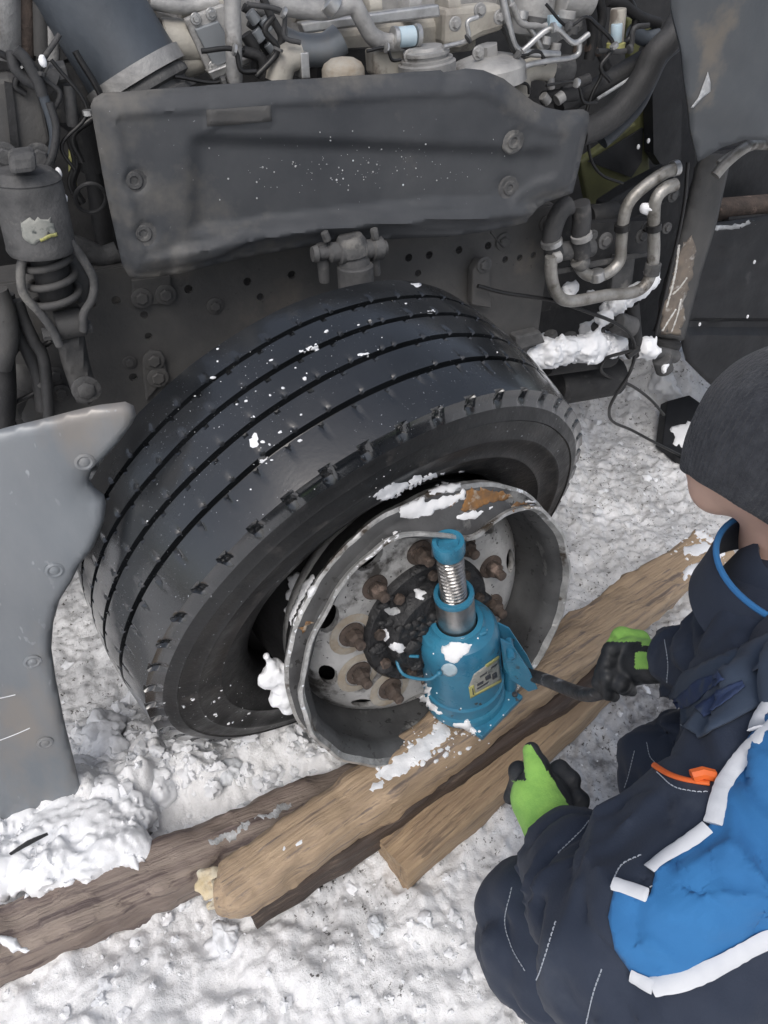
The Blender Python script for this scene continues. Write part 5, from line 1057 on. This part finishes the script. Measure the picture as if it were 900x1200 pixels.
for pts in ([(600, 1040), (592, 1080), (600, 1110), (616, 1138)], [(652, 1080), (636, 1130), (618, 1180), (612, 1215)], [(705, 1135), (695, 1165), (684, 1215)], [(744, 880), (735, 915), (722, 950)]): stitch('stitching', ball_, pts, M['thread'], trs)
ribbon('red_trim', bvh(collar_), [(876, 704), (886, 698), (905, 684)], .006, M['red_trim'], collar_)
# gloves: palm and five separate bent fingers
def glove(name, wrist, palm, nback, nside, fingers, thumb, green_fn, scale=1.0):
    caps = [(wrist, palm, .034, .037), (palm-nside*.02, palm+nside*.02, .030, .030)]; tips = len(caps)
    for f_ in fingers+[thumb]:
        for a, b, ra, rb in zip(f_[0][:-1], f_[0][1:], f_[1][:-1], f_[1][1:]): caps.append((a, b, ra, rb))
    A = np.array([c[0] for c in caps]+[c[1] for c in caps]); V, F = nets(lambda P: caps_sdf(P, caps, .006)+.0008*vn(P, 90), A.min(0)-.05, A.max(0)+.05, .0032)
    cen = V[F].mean(1); mi = green_fn(cen).astype(int); return mesh(name, V, F, None, person, mats=[M['glove_black'], M['glove_green']], mi=mi, angle=180)
# left hand: loose fist over the knee, thumb up and left
d1 = 1.06
def L(px, py, dz_=0): return PD(px, py, d1+dz_)
palm = L(634, 938, .0); fing = []
for k, (x0, y0, x1, y1, x2, y2, z1) in enumerate([(622, 915, 608, 904, 606, 922, .05), (645, 912, 656, 903, 654, 925, .055), (652, 925, 668, 914, 664, 935, .055), (658, 942, 678, 938, 670, 952, .05)]):
    fing.append(([L(x0, y0, .02), L(x1, y1, .03), L(x2, y2, z1+.02), L(x2-8, y2+12, z1+.03)], [.0135, .013, .0115, .010]))
thumb = ([L(634, 925, -.01), L(630, 902, -.015), L(623, 880, -.01)], [.022, .0165, .0115])
def gL(c):
    q = PR(c); d = np.linalg.norm(c-CP, axis=1); tx = (q[:, 1] < 905); core = np.abs(q[:, 0]-(624+(q[:, 1]-880)*.35)) < 10
    right = q[:, 0] < 630+(q[:, 1]-885)*.62
    return np.where(q[:, 1] < 915, (q[:, 0] > 612+(q[:, 1]-880)*.12) & right & (q[:, 1] > 873), (right | (q[:, 1] > 952)) & (q[:, 0] > 592)) & (d < d1+.03)
glL = glove('glove', LW, palm, None, (RT*.8-UP*.5)*.5, fing, thumb, gL)
# right hand closed on the pump bar
d2 = 1.36
def Rr(px, py, dz_=0): return PD(px, py, d2+dz_)
palm = Rr(742, 775, .0); fing = []
for x0, y0, x1, y1, x2, y2 in [(738, 756, 716, 762, 706, 788), (728, 768, 710, 778, 702, 800), (726, 780, 712, 794, 712, 812), (735, 788, 728, 802, 732, 806)]:
    fing.append(([Rr(x0, y0, -.012), Rr(x1, y1, -.028), Rr(x2, y2, -.012), Rr(x2+8, y2+4, .014)], [.0135, .013, .0115, .0095]))
thumb = ([Rr(750, 750, .01), Rr(728, 745, .01), Rr(712, 764, .02)], [.017, .0145, .011])
def gR(c):
    q = PR(c); return ((q[:, 1] < 752+.0*(q[:, 0]-700)) & (q[:, 0] > 708)) | ((q[:, 0] > 744) & (q[:, 1] > 764) & (q[:, 1] < 784)) | ((q[:, 0] > 752) & (q[:, 1] < 757))
glR = glove('glove', RW, palm, None, (UP)*.5, fing, thumb, gR)
glL['label'] = 'bright green glove with black fingertips, thumb raised'; glR['label'] = 'black and green glove gripping the pump bar'
h0 = JP(75, .135, .21); h0 = h0+(PR(h0)@[0, 0])*0
hb_ = [h0, PD(640, 797, np.linalg.norm(h0-CP)-.05), PD(678, 812, d2+.10), PD(700, 813, d2+.03), PD(722, 800, d2-.0), PD(742, 785, d2+.01)]
bar = MB().tube(hb_, [.0125, .013, .013, .012, .012, .012], 14, path=6).build('jack_handle', M['bar_metal']); tag(bar, 'worn black steel pump bar running from the jack into the gloved hand', 'pump bar')
